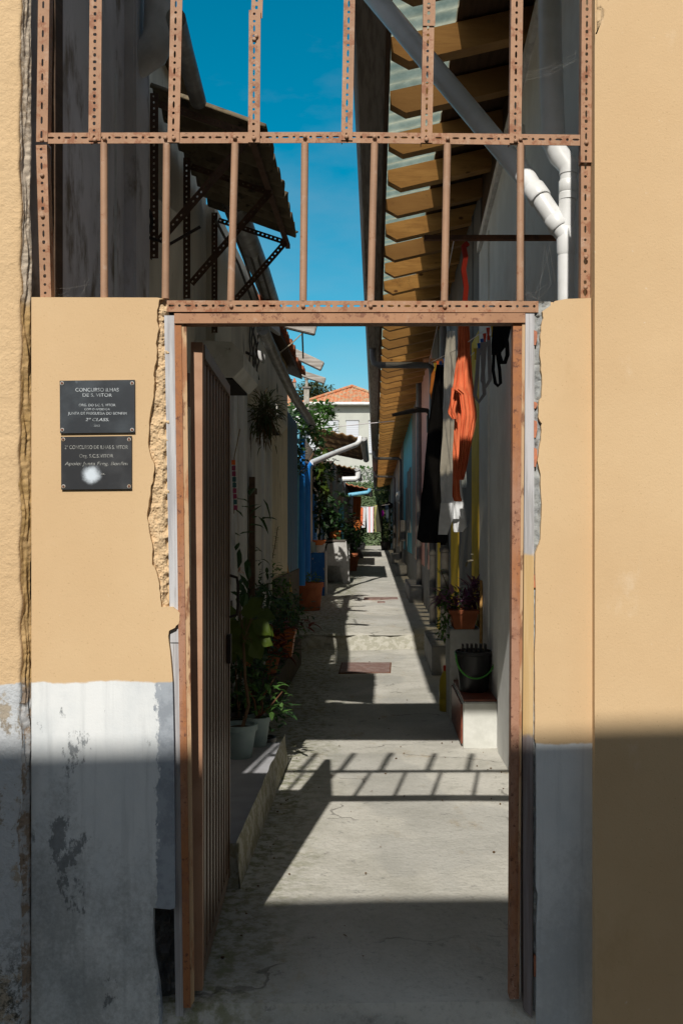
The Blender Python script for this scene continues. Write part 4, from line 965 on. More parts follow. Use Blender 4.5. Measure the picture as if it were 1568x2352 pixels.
tag(cloth(MB(), [(740, 1024, 1046), (780, 1027, 1050), (860, 1022, 1052), (960, 1020, 1052), (1080, 1050, 1070), (1110, 1055, 1072), (1120, 1058, 1071)], 4.42, .2, 3, .012, 30, 10).build('pale_blue_shirt', m_cblue, smooth=True), 'pale blue shirt hanging between the black trousers and coral top', 'shirt')
tag(cloth(MB(), [(838, 1000, 1008), (860, 990, 1008), (900, 986, 1004), (925, 992, 1002), (935, 994, 998)], 4.9, .3, 2, .006, 18, 11).build('orange_bra', m_cpeach, smooth=True), 'orange satin bra cup at the far end of the line', 'underwear')
tag(cloth(MB(), [(838, 1006, 1014), (880, 1000, 1012), (930, 994, 1007), (960, 998, 1004)], 4.75, .3, 2, .006, 18, 12).build('pink_bra', m_cpink, smooth=True), 'pale pink bra hanging beside the orange cup', 'underwear')
t = thing('grey_bra', 'two pale grey bra loops pegged between coral top and black straps', 'underwear', P(1110, 930, 2.3))
for k, (px, y0, y1, ww) in enumerate(((1101, 800, 925, 22), (1116, 785, 892, 18))):
    m = MB(); strap(m, [(px - 2, y0), (px - 6, (y0 + y1) / 2), (px - ww / 2, y1 - 18), (px - 2, y1 - 2), (px + ww / 2, y1 - 20), (px + 8, (y0 + y1) / 2), (px + 6, y0 - 14)], 2.3 - k * .1, 8.5, .006); m.build('strap', m_cgrey, t, smooth=True)
t = thing('black_straps', 'black looped straps pegged nearest the gate at the upper right', 'underwear', P(1150, 890, 1.75))
m = MB(); cloth(m, [(690, 1134, 1176), (745, 1132, 1175), (790, 1128, 1166), (815, 1128, 1146)], 1.75, .25, 2, .01, 24, 13); m.build('band', m_cblack, t, smooth=True)
m = MB(); strap(m, [(1134, 800), (1132, 850), (1137, 880), (1143, 886), (1149, 880), (1147, 850), (1141, 810)], 1.74, 7, .006); m.build('strap', m_cblack, t, smooth=True)
m = MB(); strap(m, [(1147, 790), (1146, 815), (1152, 833), (1159, 833), (1165, 815), (1164, 790), (1160, 765)], 1.72, 9, .006); m.build('strap', m_cblack, t, smooth=True)
# bracket bars and lines
tag(MB().bar(P(974, 546, 1.55), Vector((WX + .02, 1.55, Z_(546, 1.55))), .03, .022).build('bracket_bar', m_rustbar), 'rusty horizontal bar on the white house holding the clotheslines', 'bracket')
tag(MB().bar(P(916, 828, 5.9) + Vector((.22, 0, 0)), Vector((WX, 5.9, Z_(830, 5.9))), .03, .035).build('bracket_bar', m_rustbar), 'rusty bracket bar at the far end of the clotheslines', 'bracket')
for lab, a, b in (('near white clothesline above the coral top', P(1185, 706, 1.6), P(985, 834, 5.9)), ('clothesline carrying the grey and black underwear', P(1179, 690, 1.5), P(1062, 835, 5.9)), ('slack grey cord hanging from the rusty bar to the bracket', P(1043, 546, 1.56), P(985, 832, 5.88))):
    mid = (a + b) / 2 - Vector((0, 0, .03)); tag(MB().tube([a, mid, b], .0028, 6).build('clothesline', m_line), lab, 'clothesline', 'clotheslines')
pg = None
for col, px, py, Y in (('blue', 1107, 790, 2.3), ('red', 1113, 778, 2.2), ('yellow', 1092, 812, 2.4), ('blue', 1100, 800, 2.35), ('red', 1121, 765, 2.1), ('yellow', 1131, 758, 1.9), ('orange', 1136, 745, 1.8), ('yellow', 999, 842, 4.8), ('orange', 1005, 838, 4.7), ('blue', 1012, 838, 4.6), ('blue', 1021, 832, 4.4)):
    c = P(px, py, Y)
    where = 'pegs' if False else ''
    m = MB(); m.bar(c + Vector((.004, 0, .03)), c + Vector((-.004, 0, -.035)), .01, .008, up=(0, 1, 0)); m.bar(c + Vector((-.006, .005, .03)), c + Vector((.004, .005, -.035)), .01, .008, up=(0, 1, 0))
    tag(m.build('clothes_peg', m_pegs[col]), {('blue', 1107): 'blue peg beside the black straps', ('red', 1113): 'red peg above the grey bra', ('yellow', 1092): 'yellow peg at the left of the grey bra', ('blue', 1100): 'lower blue peg on the grey bra', ('red', 1121): 'red peg between grey bra and black straps', ('yellow', 1131): 'yellow peg on the left edge of the black straps', ('orange', 1136): 'orange peg at the top of the black straps', ('yellow', 999): 'yellow peg holding the orange bra cup', ('orange', 1005): 'orange peg holding the pale pink bra', ('blue', 1012): 'blue peg on the waist of the black trousers', ('blue', 1021): 'blue peg between black trousers and pale blue shirt'}[(col, px)], 'clothes peg', 'clothes pegs')
# ================================================================== left side of the alley
LX = -1.10
def wall_seg(t, name, Ya, Yb, z1, mt, x=LX, z0=None, thick=3.0):
    return MB().span((x - thick, Ya, gz(Ya) - .1 if z0 is None else z0), (x, Yb, z1)).build(name, mt, t)
lh = thing('row_house', 'stained lavender house nearest the gate on the left, in deep shade', 'house', (-2.6, .2, 0), 'old houses on the left of the alley')
wall_seg(lh, 'wall', .165, 1.55, 4.1, m_lav)
MB().span((LX - .3, 1.551, -.1), (LX - .06, 3.6, 4.25)).build('wall', m_cream, lh)
MB().span((LX - .01, 1.15, -.1), (LX + .05, 1.42, 4.0)).build('pilaster', m_lav, lh, bevel=.01)
m = MB(); m.grid(lambda u, v: Vector((LX - .02 + .07 * (1 - (2 * u - 1) ** 2) + .03 * mnoise.noise(Vector((u * 3, v * 4, 1))), 1.56 + u * .9, 1.9 + v * 1.3)), 14, 14); m.build('swollen_render', m_cream, lh, smooth=True)
MB().prism([(LX - 3, .17, 4.55), (LX + .04, .17, 4.10), (LX + .04, .17, 4.16), (LX - 3, .17, 4.62)], (0, 3.4, 0)).build('roof', m_corr, lh)
MB().span((LX - .01, .168, -.05), (LX + .014, .25, 4.05)).build('corner_board', m_brownboard, lh)
lc = thing('row_house', 'cream plastered house with white door boards behind the ribbed gate', 'house', (-2.6, 3.6, 0), 'old houses on the left of the alley')
wall_seg(lc, 'wall', 3.6, 9.2, 3.78, m_cream)
MB().span((LX - .001, 3.62, -.05), (LX + .028, 9.18, 1.02)).build('plinth', m_plinth, lc)
for Ya, w_ in ((3.75, .22), (4.25, .16), (4.75, .22), (5.3, .14), (6.2, .18), (6.75, .2)):
    MB().span((LX - .001, Ya, .02), (LX + .045, Ya + w_, 2.75 if Ya < 5 else 2.6)).build('door_board', m_whitewood, lc, bevel=.005)
MB().span((LX - .001, 3.98, .02), (LX + .02, 4.24, 2.7)).build('door', m_lav, lc)
MB().span((LX - .001, 5.45, .02), (LX + .02, 6.19, 2.5)).build('door', m_whitewood, lc)
m = MB(); m.span((LX + .03, 5.2, .3), (LX + .075, 5.26, 2.0)); m.span((LX + .03, 5.262, 1.86), (LX + .07, 5.44, 1.91)); m.build('wooden_bar', m_brownboard, lc)
# tiled eaves over it, with bleached beams
te = thing('tiled_eaves', 'sagging red clay tile eaves with dark boards above the cream house', 'roof', (-1.1, 6, 3.6), 'roofs overhanging the alley from the left')
m = MB()
EX = -.955
def tz(x): return 3.60 + (EX - x) * .38
m.prism([(EX - .02, 6.0, tz(EX - .02) - .05), (-3.6, 6.0, tz(-3.6) - .05), (-3.6, 6.0, tz(-3.6)), (EX - .02, 6.0, tz(EX - .02))], (0, 4.0, 0)); m.build('eaves_boarding', m_brownboard, te)
nt_ = 20
m = MB()
for k in range(nt_):
    yc = 6.05 + k * .2; zz = random.uniform(-.012, .012); xx = random.uniform(-.015, .03)
    rings = []
    for (x, s) in ((EX + xx, 1.08), (EX - .5, .95), (EX - 1.2, .9)):
        rings.append([m.bm.verts.new((x, yc + .085 * s * math.cos(a), tz(x) + .01 + zz + .075 * s * math.sin(a))) for a in [math.pi * i / 8 for i in range(9)]])
    for a, b in zip(rings, rings[1:]):
        for i in range(8): m.bm.faces.new((a[i], a[i + 1], b[i + 1], b[i]))
m.build('roof_tile', m_oldtile, te, smooth=True, solid=.014)
for k, (a, b, ww, hh, lab) in enumerate((((622, 733), (725, 758), .10, .11, 'topmost bleached timber beam sticking out of the left eaves'), ((683, 815), (740.5, 842), .10, .115, 'thick bleached beam with lichen, middle of the three'), ((690, 857), (746.5, 875), .075, .085, 'lowest thin bleached beam jutting out over the chimney'))):
    Y_ = (7.0, 9.3, 10.2)[k]
    A_, B_ = P(*a, Y_), P(*b, Y_); A_ = A_ + (A_ - B_) * .6
    tag(MB().bar(A_, B_, ww, hh).build('timber_beam', m_beam, None, bevel=.008), lab, 'beam', 'bleached beams under the left eaves')
# gutters on the left
def gut(name, lab, pts, r, mt, group='old gutters on the left'):
    return tag(MB().tube(pts, r, 14).build(name, mt, None, smooth=True), lab, 'gutter', group)
gut('gutter', 'dull zinc gutter against the sky between grille bars, above the corrugated awning', [P(404, 40, .75), P(424, 118, 1.15), P(455, 232, 1.65)], .040, m_zinc)
gut('gutter', 'weathered zinc gutter running under the awning down to the door head', [P(536, 462, 3.3), P(566, 545, 3.9), P(600, 628, 5.2), P(632, 720, 7.2)], .08, m_zinc)
gut('gutter', 'curving old brown drain pipe sloping below the tiled eaves', [P(603, 755, 4.6), P(638, 835, 6.2), P(672, 905, 8.2), P(702, 952, 10.5), P(722, 985, 13)], [.05, .05, .055, .06, .06], m_zinc)
# corrugated awning with slotted brackets
aw = thing('corrugated_awning', 'mossy corrugated awning jutting from the left wall over brown slotted brackets', 'awning', (-.8, 2.5, 3.6))
Ya, Yb = 1.73, 3.55
xo = lambda v: -.545 + .02 * v
m = MB()
nv = 120
def awf(u, v):
    Y = Ya + (Yb - Ya) * v; rag_ = .018 * mnoise.noise(Vector((v * 22, 1, 1))) + .02 * mnoise.noise(Vector((v * 6, 2, 1)))
    x = -1.12 + (xo(v) + 1.12 + (rag_ if u > .95 else 0)) * u
    z = 3.55 + (xo(v) - x) * .36
    return Vector((x, Y, z + .032 * math.sin(v * 2 * math.pi * 9.2)))
m.grid(awf, 8, nv); m.build('corrugated_sheet', m_corr, aw, smooth=True, solid=.012)
def brk(Y):
    m = MB()
    slotted(m, (LX + .03, Y - .02, 2.86), (LX + .03, Y - .02, 3.66), .04, .03, [TR], flange=.03); m.build('wall_upright', m_brownang, aw)
    m = MB(); slotted(m, (LX + .05, Y, 2.95), (-.60, Y, 3.47), .04, .03, [TR], flange=.03); m.build('bracket_arm', m_brownang, aw)
    m = MB(); slotted(m, (LX + .05, Y + .01, 3.62), (-.60, Y + .01, 3.47), .035, .03, [TR], flange=.03); m.build('bracket_top', m_brownang, aw)
brk(1.62); brk(2.45); brk(3.42)
m = MB(); slotted(m, (-.60, 1.7, 3.47), (-.60, 1.71, 3.471), .03, .03, [RD], flange=0); m.bm.free()
MB().bar((-.62, Ya, 3.505), (-.60, Yb + .05, 3.49), .03, .03).build('edge_angle', m_brownang, aw)
# near wall fittings
t = thing('downpipe', 'grey plastic downpipe with large elbow high in the dark corner behind the grille', 'downpipe', P(250, 400, .95))
MB().tube([P(252, 700, 1.0), P(252, 170, 1.0)], .03, 14).build('pipe', m_pvcgrey, t, smooth=True)
t = thing('flue_elbow', 'fat dirty white flue elbow curling out of the shaded wall', 'flue', P(330, 120, 1.2))
c = [P(278, 148, 1.25), P(318, 140, 1.25), P(350, 118, 1.25), P(366, 80, 1.25), P(368, 20, 1.25), P(368, -40, 1.25)]
MB().tube(c, [.066, .070, .072, .072, .07, .07], 20).build('elbow', m_pvcgrey, t, smooth=True)
MB().tube([P(270, 150, 1.25), P(284, 147, 1.25)], .078, 20).build('flue_collar', m_pvcgrey, t, smooth=True)
t = thing('iron_hook', 'curled wrought iron lamp hook on the left wall behind the grille', 'hook', P(330, 520, 1.5))
cc = P(326, 506, 1.6)
pts = [Vector((LX - .05, 1.6, cc.z + .02)), cc + Vector((-.06, 0, .0))]
sp = [cc + Vector((.055 * math.cos(a) * (1 - i * .012), 0, .085 * math.sin(a) * (1 - i * .012))) for i, a in enumerate([math.pi * .9 + i * .28 for i in range(20)])]
MB().tube(pts + sp, .009, 8).build('hook', m_iron, t, smooth=True)
MB().tube([P(326, 540, 1.6), P(390, 560, 1.6), P(460, 520, 1.6)], .008, 8).build('hook_stay', m_iron, t, smooth=True)
for k in range(7):
    y0 = 560 + k * 9; tag(MB().tube([P(560 - k * 22, y0 - 130 + k * 15, 3.2), P(590 - k * 14, y0 + 20, 4.2), P(640 - k * 10, y0 + 190, 6)], .010, 6).build('cable', m_cable, smooth=True), ['black', 'uppermost', 'grey', 'slack', 'middle', 'lower', 'lowest'][k] + ' sagging cable along the left wall under the zinc gutter', 'cable', 'cables on the left wall') if k < 4 else None
for k in range(5):
    pts = [P(575 + 4 * k + 10 * mnoise.noise(Vector((j * .7, k * 3.1, 1))), 740 + j * 22, 4.6 + .05 * k) for j in range(7)]
    tag(MB().tube(pts, .007, 6).build('cable', m_cable, smooth=True), ['tangled brown cable', 'thin dark cable', 'looping cable', 'frayed cable', 'old bell wire'][k] + ' hanging beside the concrete hood, ' + ['leftmost', 'second', 'central', 'fourth', 'rightmost'][k] + ' of five', 'cable', 'tangled cables above the hanging plant')
# concrete hoods
def hood(label, Y0, Y1, xr, zc, r, group):
    t = thing('wall_hood', label, 'hood', (xr - r, Y0, zc), (0, 0, 0) and None or group)
    m = MB(); cx = LX + .02
    poly = [(cx - .1, Y0, zc + r * .95), (xr - r * .62, Y0, zc + r * .85), (xr, Y0, zc + r * .25), (xr, Y0, zc - r * .45), (xr - r * .5, Y0, zc - r * .95), (cx - .1, Y0, zc - r * .95)]
    m.prism(poly, (0, Y1 - Y0, 0)); m.build('hood_shell', m_hood, t, bevel=.006)
    MB().span((cx - .08, Y0 + .03, zc - r * 1.06), (xr - r * .6, Y1 - .03, zc - r * .951)).build('underside', m_dark, t)  # near-black slab, the dark under the hood put into its colour
hood('large octagonal concrete hood over the door behind the gate', 3.15, 3.95, -.845, Z_(826, 3.2), .125, 'concrete hoods on the left wall')
hood('smaller concrete hood behind the hanging spiky plant', 6.2, 7.3, -.93, Z_(945, 6.4), .14, 'concrete hoods on the left wall')
# white cup lamps under eaves
for lab, px, py, Y, rr in (('white round lamp shade under the tile eaves, just below door head', 620, 752, 5.4, .11), ('grey dish shaped lamp on the left wall below the white shade', 592, 822, 5.2, .075)):
    c = P(px, py, Y); t = thing('wall_lamp', lab, 'lamp', c, 'old lamps on the left wall')
    MB().lathe((0, 0, 0), [(.02, .06), (rr * .6, .05), (rr, .0), (rr * .95, -.01)], 20).xf(Matrix.Translation(c) @ Matrix.Rotation(R(35), 4, 'Y')).build('lamp_shade', m_pvcgrey, t, smooth=True)
    MB().tube([c, Vector((LX, Y, c.z + .05))], .012, 8).build('lamp_arm', m_iron, t, smooth=True)
# peg strip
t = thing('peg_strip', 'hanging strip of coloured pink and green clothes pegs beside the gate edge', 'clothes pegs', P(540, 1100, 4.0))
for k in range(9):
    a = P(536 + .6 * k, 1062 + k * 13, 3.95)
    MB().box(a, (.026, .012, .034)).build('peg', m_pegs[['orange', 'pink', 'pink', 'teal', 'teal', 'pink', 'pink', 'teal', 'pink'][k]], t)
MB().tube([P(551, 985, 4.0), P(538, 1050, 3.95), P(537, 1180, 3.96)], .004, 6).build('string', m_rope, t)
# kerb platform
kb = thing('raised_kerb', 'raised grey cement ledge with mossy side carrying potted plants, left of the gate path', 'ledge', (-.85, 2, 0))
kx = -.600
MB().span((LX - .05, 1.1, .125), (kx - .004, 3.38, .14)).build('ledge_top', m_slab, kb)
m = MB(); m.grid(lambda u, v: Vector((kx + .012 * mnoise.noise(Vector((u * 9, v * 2, 1))) + .02 * (1 - v), .1 + .98 + u * 2.30, -.03 + v * .229)), 60, 8); m.grid(lambda u, v: Vector((LX + u * (kx - LX + .01), 1.09 + .02 * mnoise.noise(Vector((u * 5, v * 3, 1))), -.03 + v * .222)), 14, 8)
m.build('ledge_side', m_kerb, kb, smooth=True)
MB().prism([(LX, 3.385, -.02), (kx + .03, 3.385, -.02), (kx - .005, 3.385, .138), (LX, 3.385, .138)], (0, -.03, 0)).build('ledge_end', m_kerb, kb)
# blue boarded house
lb = thing('row_house', 'faded blue boarded house with dark plinth behind the large terracotta pot', 'house', (-2.6, 9.2, 0), 'old houses on the left of the alley')
wall_seg(lb, 'wall', 9.2, 11.2, 3.1, m_bluebd, x=-1.14)
MB().span((-1.16, 9.22, -.05), (-1.105, 11.18, 1.0)).build('plinth', m_plinth, lb)
m = MB()
for k in range(5): m.span((-1.141, 9.25 + k * .36, 1.0), (-1.118, 9.25 + k * .36 + .31, 3.06))
m.build('board_cladding', m_bluebd, lb)
# blue pipes and posts
gut('drain_post', 'bright blue pipe against the wall, upper part sunlit', [P(692, 1005, 12.6), P(692, 1345, 12.6)], .062, m_blue, 'blue pipes by the terracotta pot').__setitem__('category', 'pipe')
gut('drain_post', 'pale blue weathered post between the two blue pipes', [P(684, 985, 11.8), P(680, 1352, 11.8)], .03, m_ltblue, 'blue pipes by the terracotta pot').__setitem__('category', 'pipe')
t = thing('drain_pipe', 'blue pipe turning into a long slanting white drain towards the roof gutter', 'pipe', P(707, 1330, 14.4))
MB().tube([P(705, 1345, 14.4), P(705, 1080, 14.4), P(708, 1068, 14.4), P(714, 1063, 14.4)], .062, 14).build('vertical_pipe', m_blue, t, smooth=True)
MB().tube([P(712, 1064.5, 14.4), P(762, 1043, 16.6), P(818, 1021, 18.9), P(825, 1014, 19.1), P(827, 1004, 19.15)], .055, 14).build('slanting_pipe', m_pvc, t, smooth=True)
MB().tube([P(744, 1051, 15.8), P(745.5, 1050.3, 15.87)], .06, 14).build('collar', m_pvc, t, smooth=True)
tag(MB().tube([P(636, 1180, 9.0), P(652, 1270, 9.05), P(668, 1365, 9.6)], .022, 8).build('wooden_stick', m_broom, smooth=True), 'wooden stick leaning on the blue boards', 'stick')
# houses further along
ld = thing('row_house', 'pale plaster house overgrown with climbing plants beyond the blue pipes', 'house', (-2.8, 13.6, .2), 'old houses on the left of the alley')
wall_seg(ld, 'wall', 11.21, 24.4, 3.2, m_cream, x=-1.28)
MB().span((-1.285, 17, .2), (-1.25, 18.0, 2.3)).build('door', m_blue, ld)
MB().span((-1.285, 20, .2), (-1.24, 20.9, 2.3)).build('door', m_bluebd, ld)
le = thing('row_house', 'pale rose house with light blue door on the left, half way along', 'house', (-2.8, 24.4, .3), 'old houses on the left of the alley')
wall_seg(le, 'wall', 24.41, 34, 3.5, m_roseside, x=-1.2)
MB().span((-1.205, 30.2, .3), (-1.12, 31.8, 2.5)).build('door', m_ltblue, le)
lf = thing('row_house', 'farthest dark left house hung with an orange cloth', 'house', (-2.8, 34, .4), 'old houses on the left of the alley')
wall_seg(lf, 'wall', 34.01, 55, 3.4, m_greywall, x=-1.15)
def farroof(label, Ya, Yb, xo_, zo, xi=-1.6, mt=m_reed, rise=.22, g=True, gm=m_zinc, corr=.02):
    t = thing('lean_to_roof', label, 'roof', ((xo_ + xi) / 2, Ya, zo), 'roofs overhanging the alley from the left')
    m = MB(); m.grid(lambda u, v: Vector((xi + (xo_ - xi) * u, Ya + (Yb - Ya) * v + .05 * mnoise.noise(Vector((u * 9, v * 30, 1))) * (1 if v in (0, 1) else 0), zo + (xo_ - (xi + (xo_ - xi) * u)) * rise + corr * math.sin(u * 40))), 60, 6)
    m.build('roof_sheet', mt, t, smooth=True, solid=.03)
    for k in range(4):
        y = Ya + (Yb - Ya) * (k + .5) / 4; MB().bar((xi, y, zo + (xo_ - xi) * rise - .06), (xo_ - .05, y, zo - .06), .06, .07).build('purlin', m_brownboard, t)
    if g:
        m = MB(); pts = [(xo_ + .05 + .085 * math.cos(a), zo - .01 + .085 * math.sin(a)) for a in [math.pi + math.pi * i / 10 for i in range(11)]]
        ra = [m.bm.verts.new((x, Ya - .1, z)) for x, z in pts]; rb = [m.bm.verts.new((x, Yb, z)) for x, z in pts]
        for i in range(10): m.bm.faces.new((ra[i], ra[i + 1], rb[i + 1], rb[i]))
        m.bm.faces.new(ra[::-1]); m.build('gutter', gm, t, smooth=True, solid=.006)
    return t
farroof('brown lean-to roof with zinc gutter drained by the slanting white pipe', 19.2, 26, -.33, 3.66, xi=-1.6, rise=.20)
farroof('second small brown roof further along with a white elbow under its gutter', 27.0, 33.2, -.62, 3.45)
farroof('last rusty tiled roof on the left above the far laundry', 35, 42, -.27, 3.18, mt=m_oldtile)
t = thing('drain_pipe', 'dirty white elbowed drain under the second brown roof', 'pipe', P(790, 1100, 27))
MB().tube([P(822, 1083, 27), P(822, 1096, 27), P(817, 1100, 27), P(786, 1101, 27)], .085, 10).build('pipe', m_pvc, t, smooth=True)
t = thing('drain_pipe', 'light blue elbowed drain under the farthest left roof', 'pipe', P(805, 1135, 35))
MB().tube([P(848, 1122, 34.9), P(848, 1127, 34.9), P(844, 1131, 34.9), P(800, 1137, 34.9)], .075, 10).build('pipe', m_ltblue, t, smooth=True)
t = thing('drain_pipe', 'light blue vertical drainpipe at the corner of the pale rose house', 'pipe', P(783, 1240, 23.5))
MB().tube([P(783, 1168, 24.0), P(783, 1262, 24.0)], .075, 10).build('pipe', m_ltblue, t, smooth=True)
t = thing('meter_box', 'grey electricity box with white insulators under the second brown roof', 'meter box', P(779, 1115, 24.2))
MB().span(P(772, 1135, 24.3), P(786, 1112, 24.6)).build('box', m_pvcgrey, t, bevel=.02)
MB().tube([P(786, 1128, 24.2), P(789, 1138, 24.2)], .07, 8).build('insulator', m_pvc, t, smooth=True)
MB().tube([P(782, 1098, 24.2), P(782, 1112, 24.2)], .045, 8).build('insulator', m_pvc, t, smooth=True)
# half wall, wash trough, pots
hw = thing('half_wall', 'low peeling blue half wall behind the terracotta pot', 'wall', P(725, 1345, 16))
zb = gz(16.5)
MB().span((-1.32, 16.4, zb - .1), (X_(745, 16.4), 16.6, Z_(1270, 16.4))).build('painted_side', m_bluewall, hw, bevel=.01)
MB().span((X_(745.05, 16.4), 16.39, zb - .1), (X_(748.5, 16.4), 16.9, Z_(1268, 16.4))).build('bare_end', m_concrete, hw, bevel=.01)
tr = thing('wash_trough', 'pale concrete wash trough on splayed legs catching a sun patch', 'wash trough', P(780, 1340, 20))
Yt = 20.0
m = MB().prism([P(748, 1266, Yt), P(752, 1250, Yt), P(790, 1241, Yt), P(795, 1243, Yt), P(803, 1337, Yt), P(789, 1344, Yt), P(779, 1300, Yt), P(770, 1300, Yt), P(750, 1300, Yt)], (0, .12, 0)); m.build('leg_slab', m_concrete, tr, bevel=.012)
m = MB().span((-1.25, Yt + .121, Z_(1300, Yt)), (X_(789, Yt), Yt + .95, Z_(1262, Yt))); m.build('basin', m_concrete, tr, bevel=.01)
m = MB().span((-1.25, Yt + .97, gz(20) - .05), (X_(800, Yt), Yt + 1.08, Z_(1250, Yt))); m.build('leg_slab', m_concrete, tr, bevel=.01)
MB().span((-1.27, Yt - .02, Z_(1242, Yt) - .02), (X_(793, Yt), Yt + 1.1, Z_(1238, Yt) - .02)).build('trough_top', m_plinth, tr)

# ================================================================== plants
def pot_mesh(t, c, r, h, mt, taper=.72, rim=True, square=False, soil=True):
    c = Vector(c)
    prof = [(r * taper, 0), (r * .97, h * .82), (r * 1.06, h * .83), (r * 1.06, h), (r * .93, h), (r * .9, h * .9)] if rim else [(r * taper, 0), (r, h), (r * .93, h), (r * .9, h * .9)]
    if square: pt = MB().lathe(c, [(a * 1.35, b) for a, b in prof], 4, 1, 1).xf(Matrix.Translation(c) @ Matrix.Rotation(R(45), 4, 'Z') @ Matrix.Diagonal((1, 1, 1, 1)) @ Matrix.Translation(-c)).build('pot', mt, t, bevel=.004)
    else: pt = MB().lathe(c, prof, 24).build('pot', mt, t, smooth=True)
    if soil: MB().lathe(c + Vector((0, 0, h * .86)), [(r * .915, 0), (r * .5, .012), (.01, .015)], 18).build('soil', m_soil, pt)
def foliage(t, c, rx, ry, rz, n, L, W, mt, name='foliage', up=.4, seed=1, clump=.0):
    rnd = random.Random(seed); m = MB(); c = Vector(c)
    cent = [Vector((rnd.gauss(0, .5), rnd.gauss(0, .5), rnd.gauss(0, .5))) for _ in range(7)]
    for i in range(n):
        k = rnd.choice(cent) if rnd.random() < clump else Vector((0, 0, 0)); s = .45 if clump and k.length else 1
        while True:
            v = Vector((rnd.uniform(-1, 1), rnd.uniform(-1, 1), rnd.uniform(-1, 1)))
            if v.length < 1: break
        v = v * s + k
        d = Vector((v.x + rnd.gauss(0, .5), v.y + rnd.gauss(0, .5), up * .6 + rnd.gauss(0, .45)))
        if d.length < .05: d = Vector((0, 0, 1))
        l = L * rnd.uniform(.6, 1.25)
        m.leaf(c + Vector((v.x * rx, v.y * ry, v.z * rz)), d, l, W * l / L, curl=rnd.uniform(.1, .6))
    return m.build(name, mt, t, recalc=False)
def stems(t, c, tips, r=.006, name='stem', mt=None):
    for q in tips:
        c = Vector(c); q = Vector(q); mid = (c + q) / 2 + Vector((frand(-.03, .03), frand(-.03, .03), 0)); MB().tube([c, mid, q], [r * 1.3, r, r * .6], 6).build(name, mt or m_stem, t, smooth=True)
# big leaf plant in grey green pot
c = P(549, 1745, 2.95); c.z = .14
bp_ = thing('potted_plant', 'tall plant with big bright leaves in a grey green pot by the gate', 'potted plant', c)
pot_mesh(bp_, c, .108, .205, m_potgreen)
tips = [P(556, 1452, 2.45), P(562, 1400, 2.5)]
stem_pts = [c + Vector((.02, 0, .18)), P(571, 1620, 3.1), P(563, 1560, 3.1), P(560, 1490, 3.1), P(556, 1440, 3.15)]
MB().tube(stem_pts, [.012, .011, .009, .008, .005], 8).build('stem', m_stem, bp_, smooth=True)
rnd = random.Random(5)
for k, (px, py, dx, dz, L) in enumerate(((545, 1432, -.5, -.5, .17), (560, 1425, .35, -.75, .19), (585, 1432, .8, -.45, .16), (590, 1455, .8, -.6, .15), (560, 1408, .8, .25, .16), (540, 1412, -.8, .2, .15), (548, 1470, -.6, -.6, .14), (580, 1482, .5, -.8, .14), (566, 1490, .25, -.9, .13), (595, 1412, .9, -.1, .14), (572, 1455, .2, -.8, .15), (542, 1500, -.7, -.4, .12), (604, 1442, .7, -.5, .11), (576, 1398, .4, .5, .13), (552, 1446, -.2, -.9, .15), (582, 1440, .5, -.6, .16), (600, 1470, .8, -.3, .10), (556, 1478, .1, -.9, .14))):
    L *= .80; p0 = P(px, py, 3.16 + rnd.uniform(-.12, .14)); d = Vector((dx, rnd.uniform(-.35, .1), dz)).normalized(); up_ = Vector((rnd.uniform(-.3, .3), -.8, .5)); sd = d.cross(up_).normalized(); nn = sd.cross(d)
    m = MB(); NU, NV = 8, 8; prof = [.0, .62, .92, 1.0, .95, .80, .56, .28, .0]
    def lf(u, v, p0=p0, d=d, sd=sd, nn=nn, L=L):
        w_ = prof[int(round(v * 8))] * .46 * L; s_ = 2 * u - 1
        edge_ = 1 + .07 * math.sin(v * 40) * abs(s_)
        back = -.14 * (abs(s_) ** 1.5) * (1 - v) ** 3
        return p0 + d * L * (v + back) + sd * w_ * s_ * edge_ + nn * L * (.10 * abs(s_) * (1 - .3 * v) - .28 * v * v + .025 * math.sin(v * 16 + abs(s_) * 6))
    m.grid(lf, NU, NV); m.build('leaf', m_leafbr, bp_, recalc=False, smooth=True)
    MB().tube([p0, p0 - d * .03 + Vector((0, 0, .02)), P(560, 1470, 3.1)], .0025, 5).build('leaf_stalk', m_stem, bp_)
c = P(590, 1700, 3.28); c.z = .14
q = thing('potted_plant', 'second smaller grey green pot with red stemmed leaves behind the first', 'potted plant', c)
pot_mesh(q, c, .085, .19, m_potgreen); foliage(q, c + Vector((.02, 0, .30)), .17, .12, .16, 60, .075, .035, m_leaf, seed=3)
stems(q, c + Vector((0, 0, .17)), [c + Vector((.17, -.05, .36)), c + Vector((.12, .02, .45)), c + Vector((.05, -.1, .3)), c + Vector((-.08, 0, .42))], .005, mt=m_rustbar)
def potted(label, px, Y, zbase, r, h, potm, kind, seed, n, H, rad, L, W, mt, square=False):
    x = X_(px, Y); c = Vector((x, Y, zbase)); t = thing('potted_plant', label, 'potted plant', c, 'potted plants along the left wall' if px < 780 else 'potted plants along the alley')
    pot_mesh(t, c, r, h, potm, square=square); foliage(t, c + Vector((0, 0, h + H * .5)), rad, rad, H * .55, n, L, W, mt, seed=seed, clump=.5)
    stems(t, c + Vector((0, 0, h * .85)), [c + Vector((frand(-.5, .5) * rad, frand(-.5, .5) * rad, h + H * frand(.4, .8))) for _ in range(3)], .005)
    return t
st = tag(MB().span((LX + .03, 5.1, -.02), (LX + .24, 8.3, .30)).build('plant_shelf', m_plinth, None, bevel=.01), 'low dark cement shelf carrying the pots along the cream house', 'shelf')
potted('glossy dark plant with long leaves nearest the gate edge', 548, 3.75, 0, .12, .25, m_potblack, 0, 21, 70, .85, .22, .16, .05, m_leafdk)
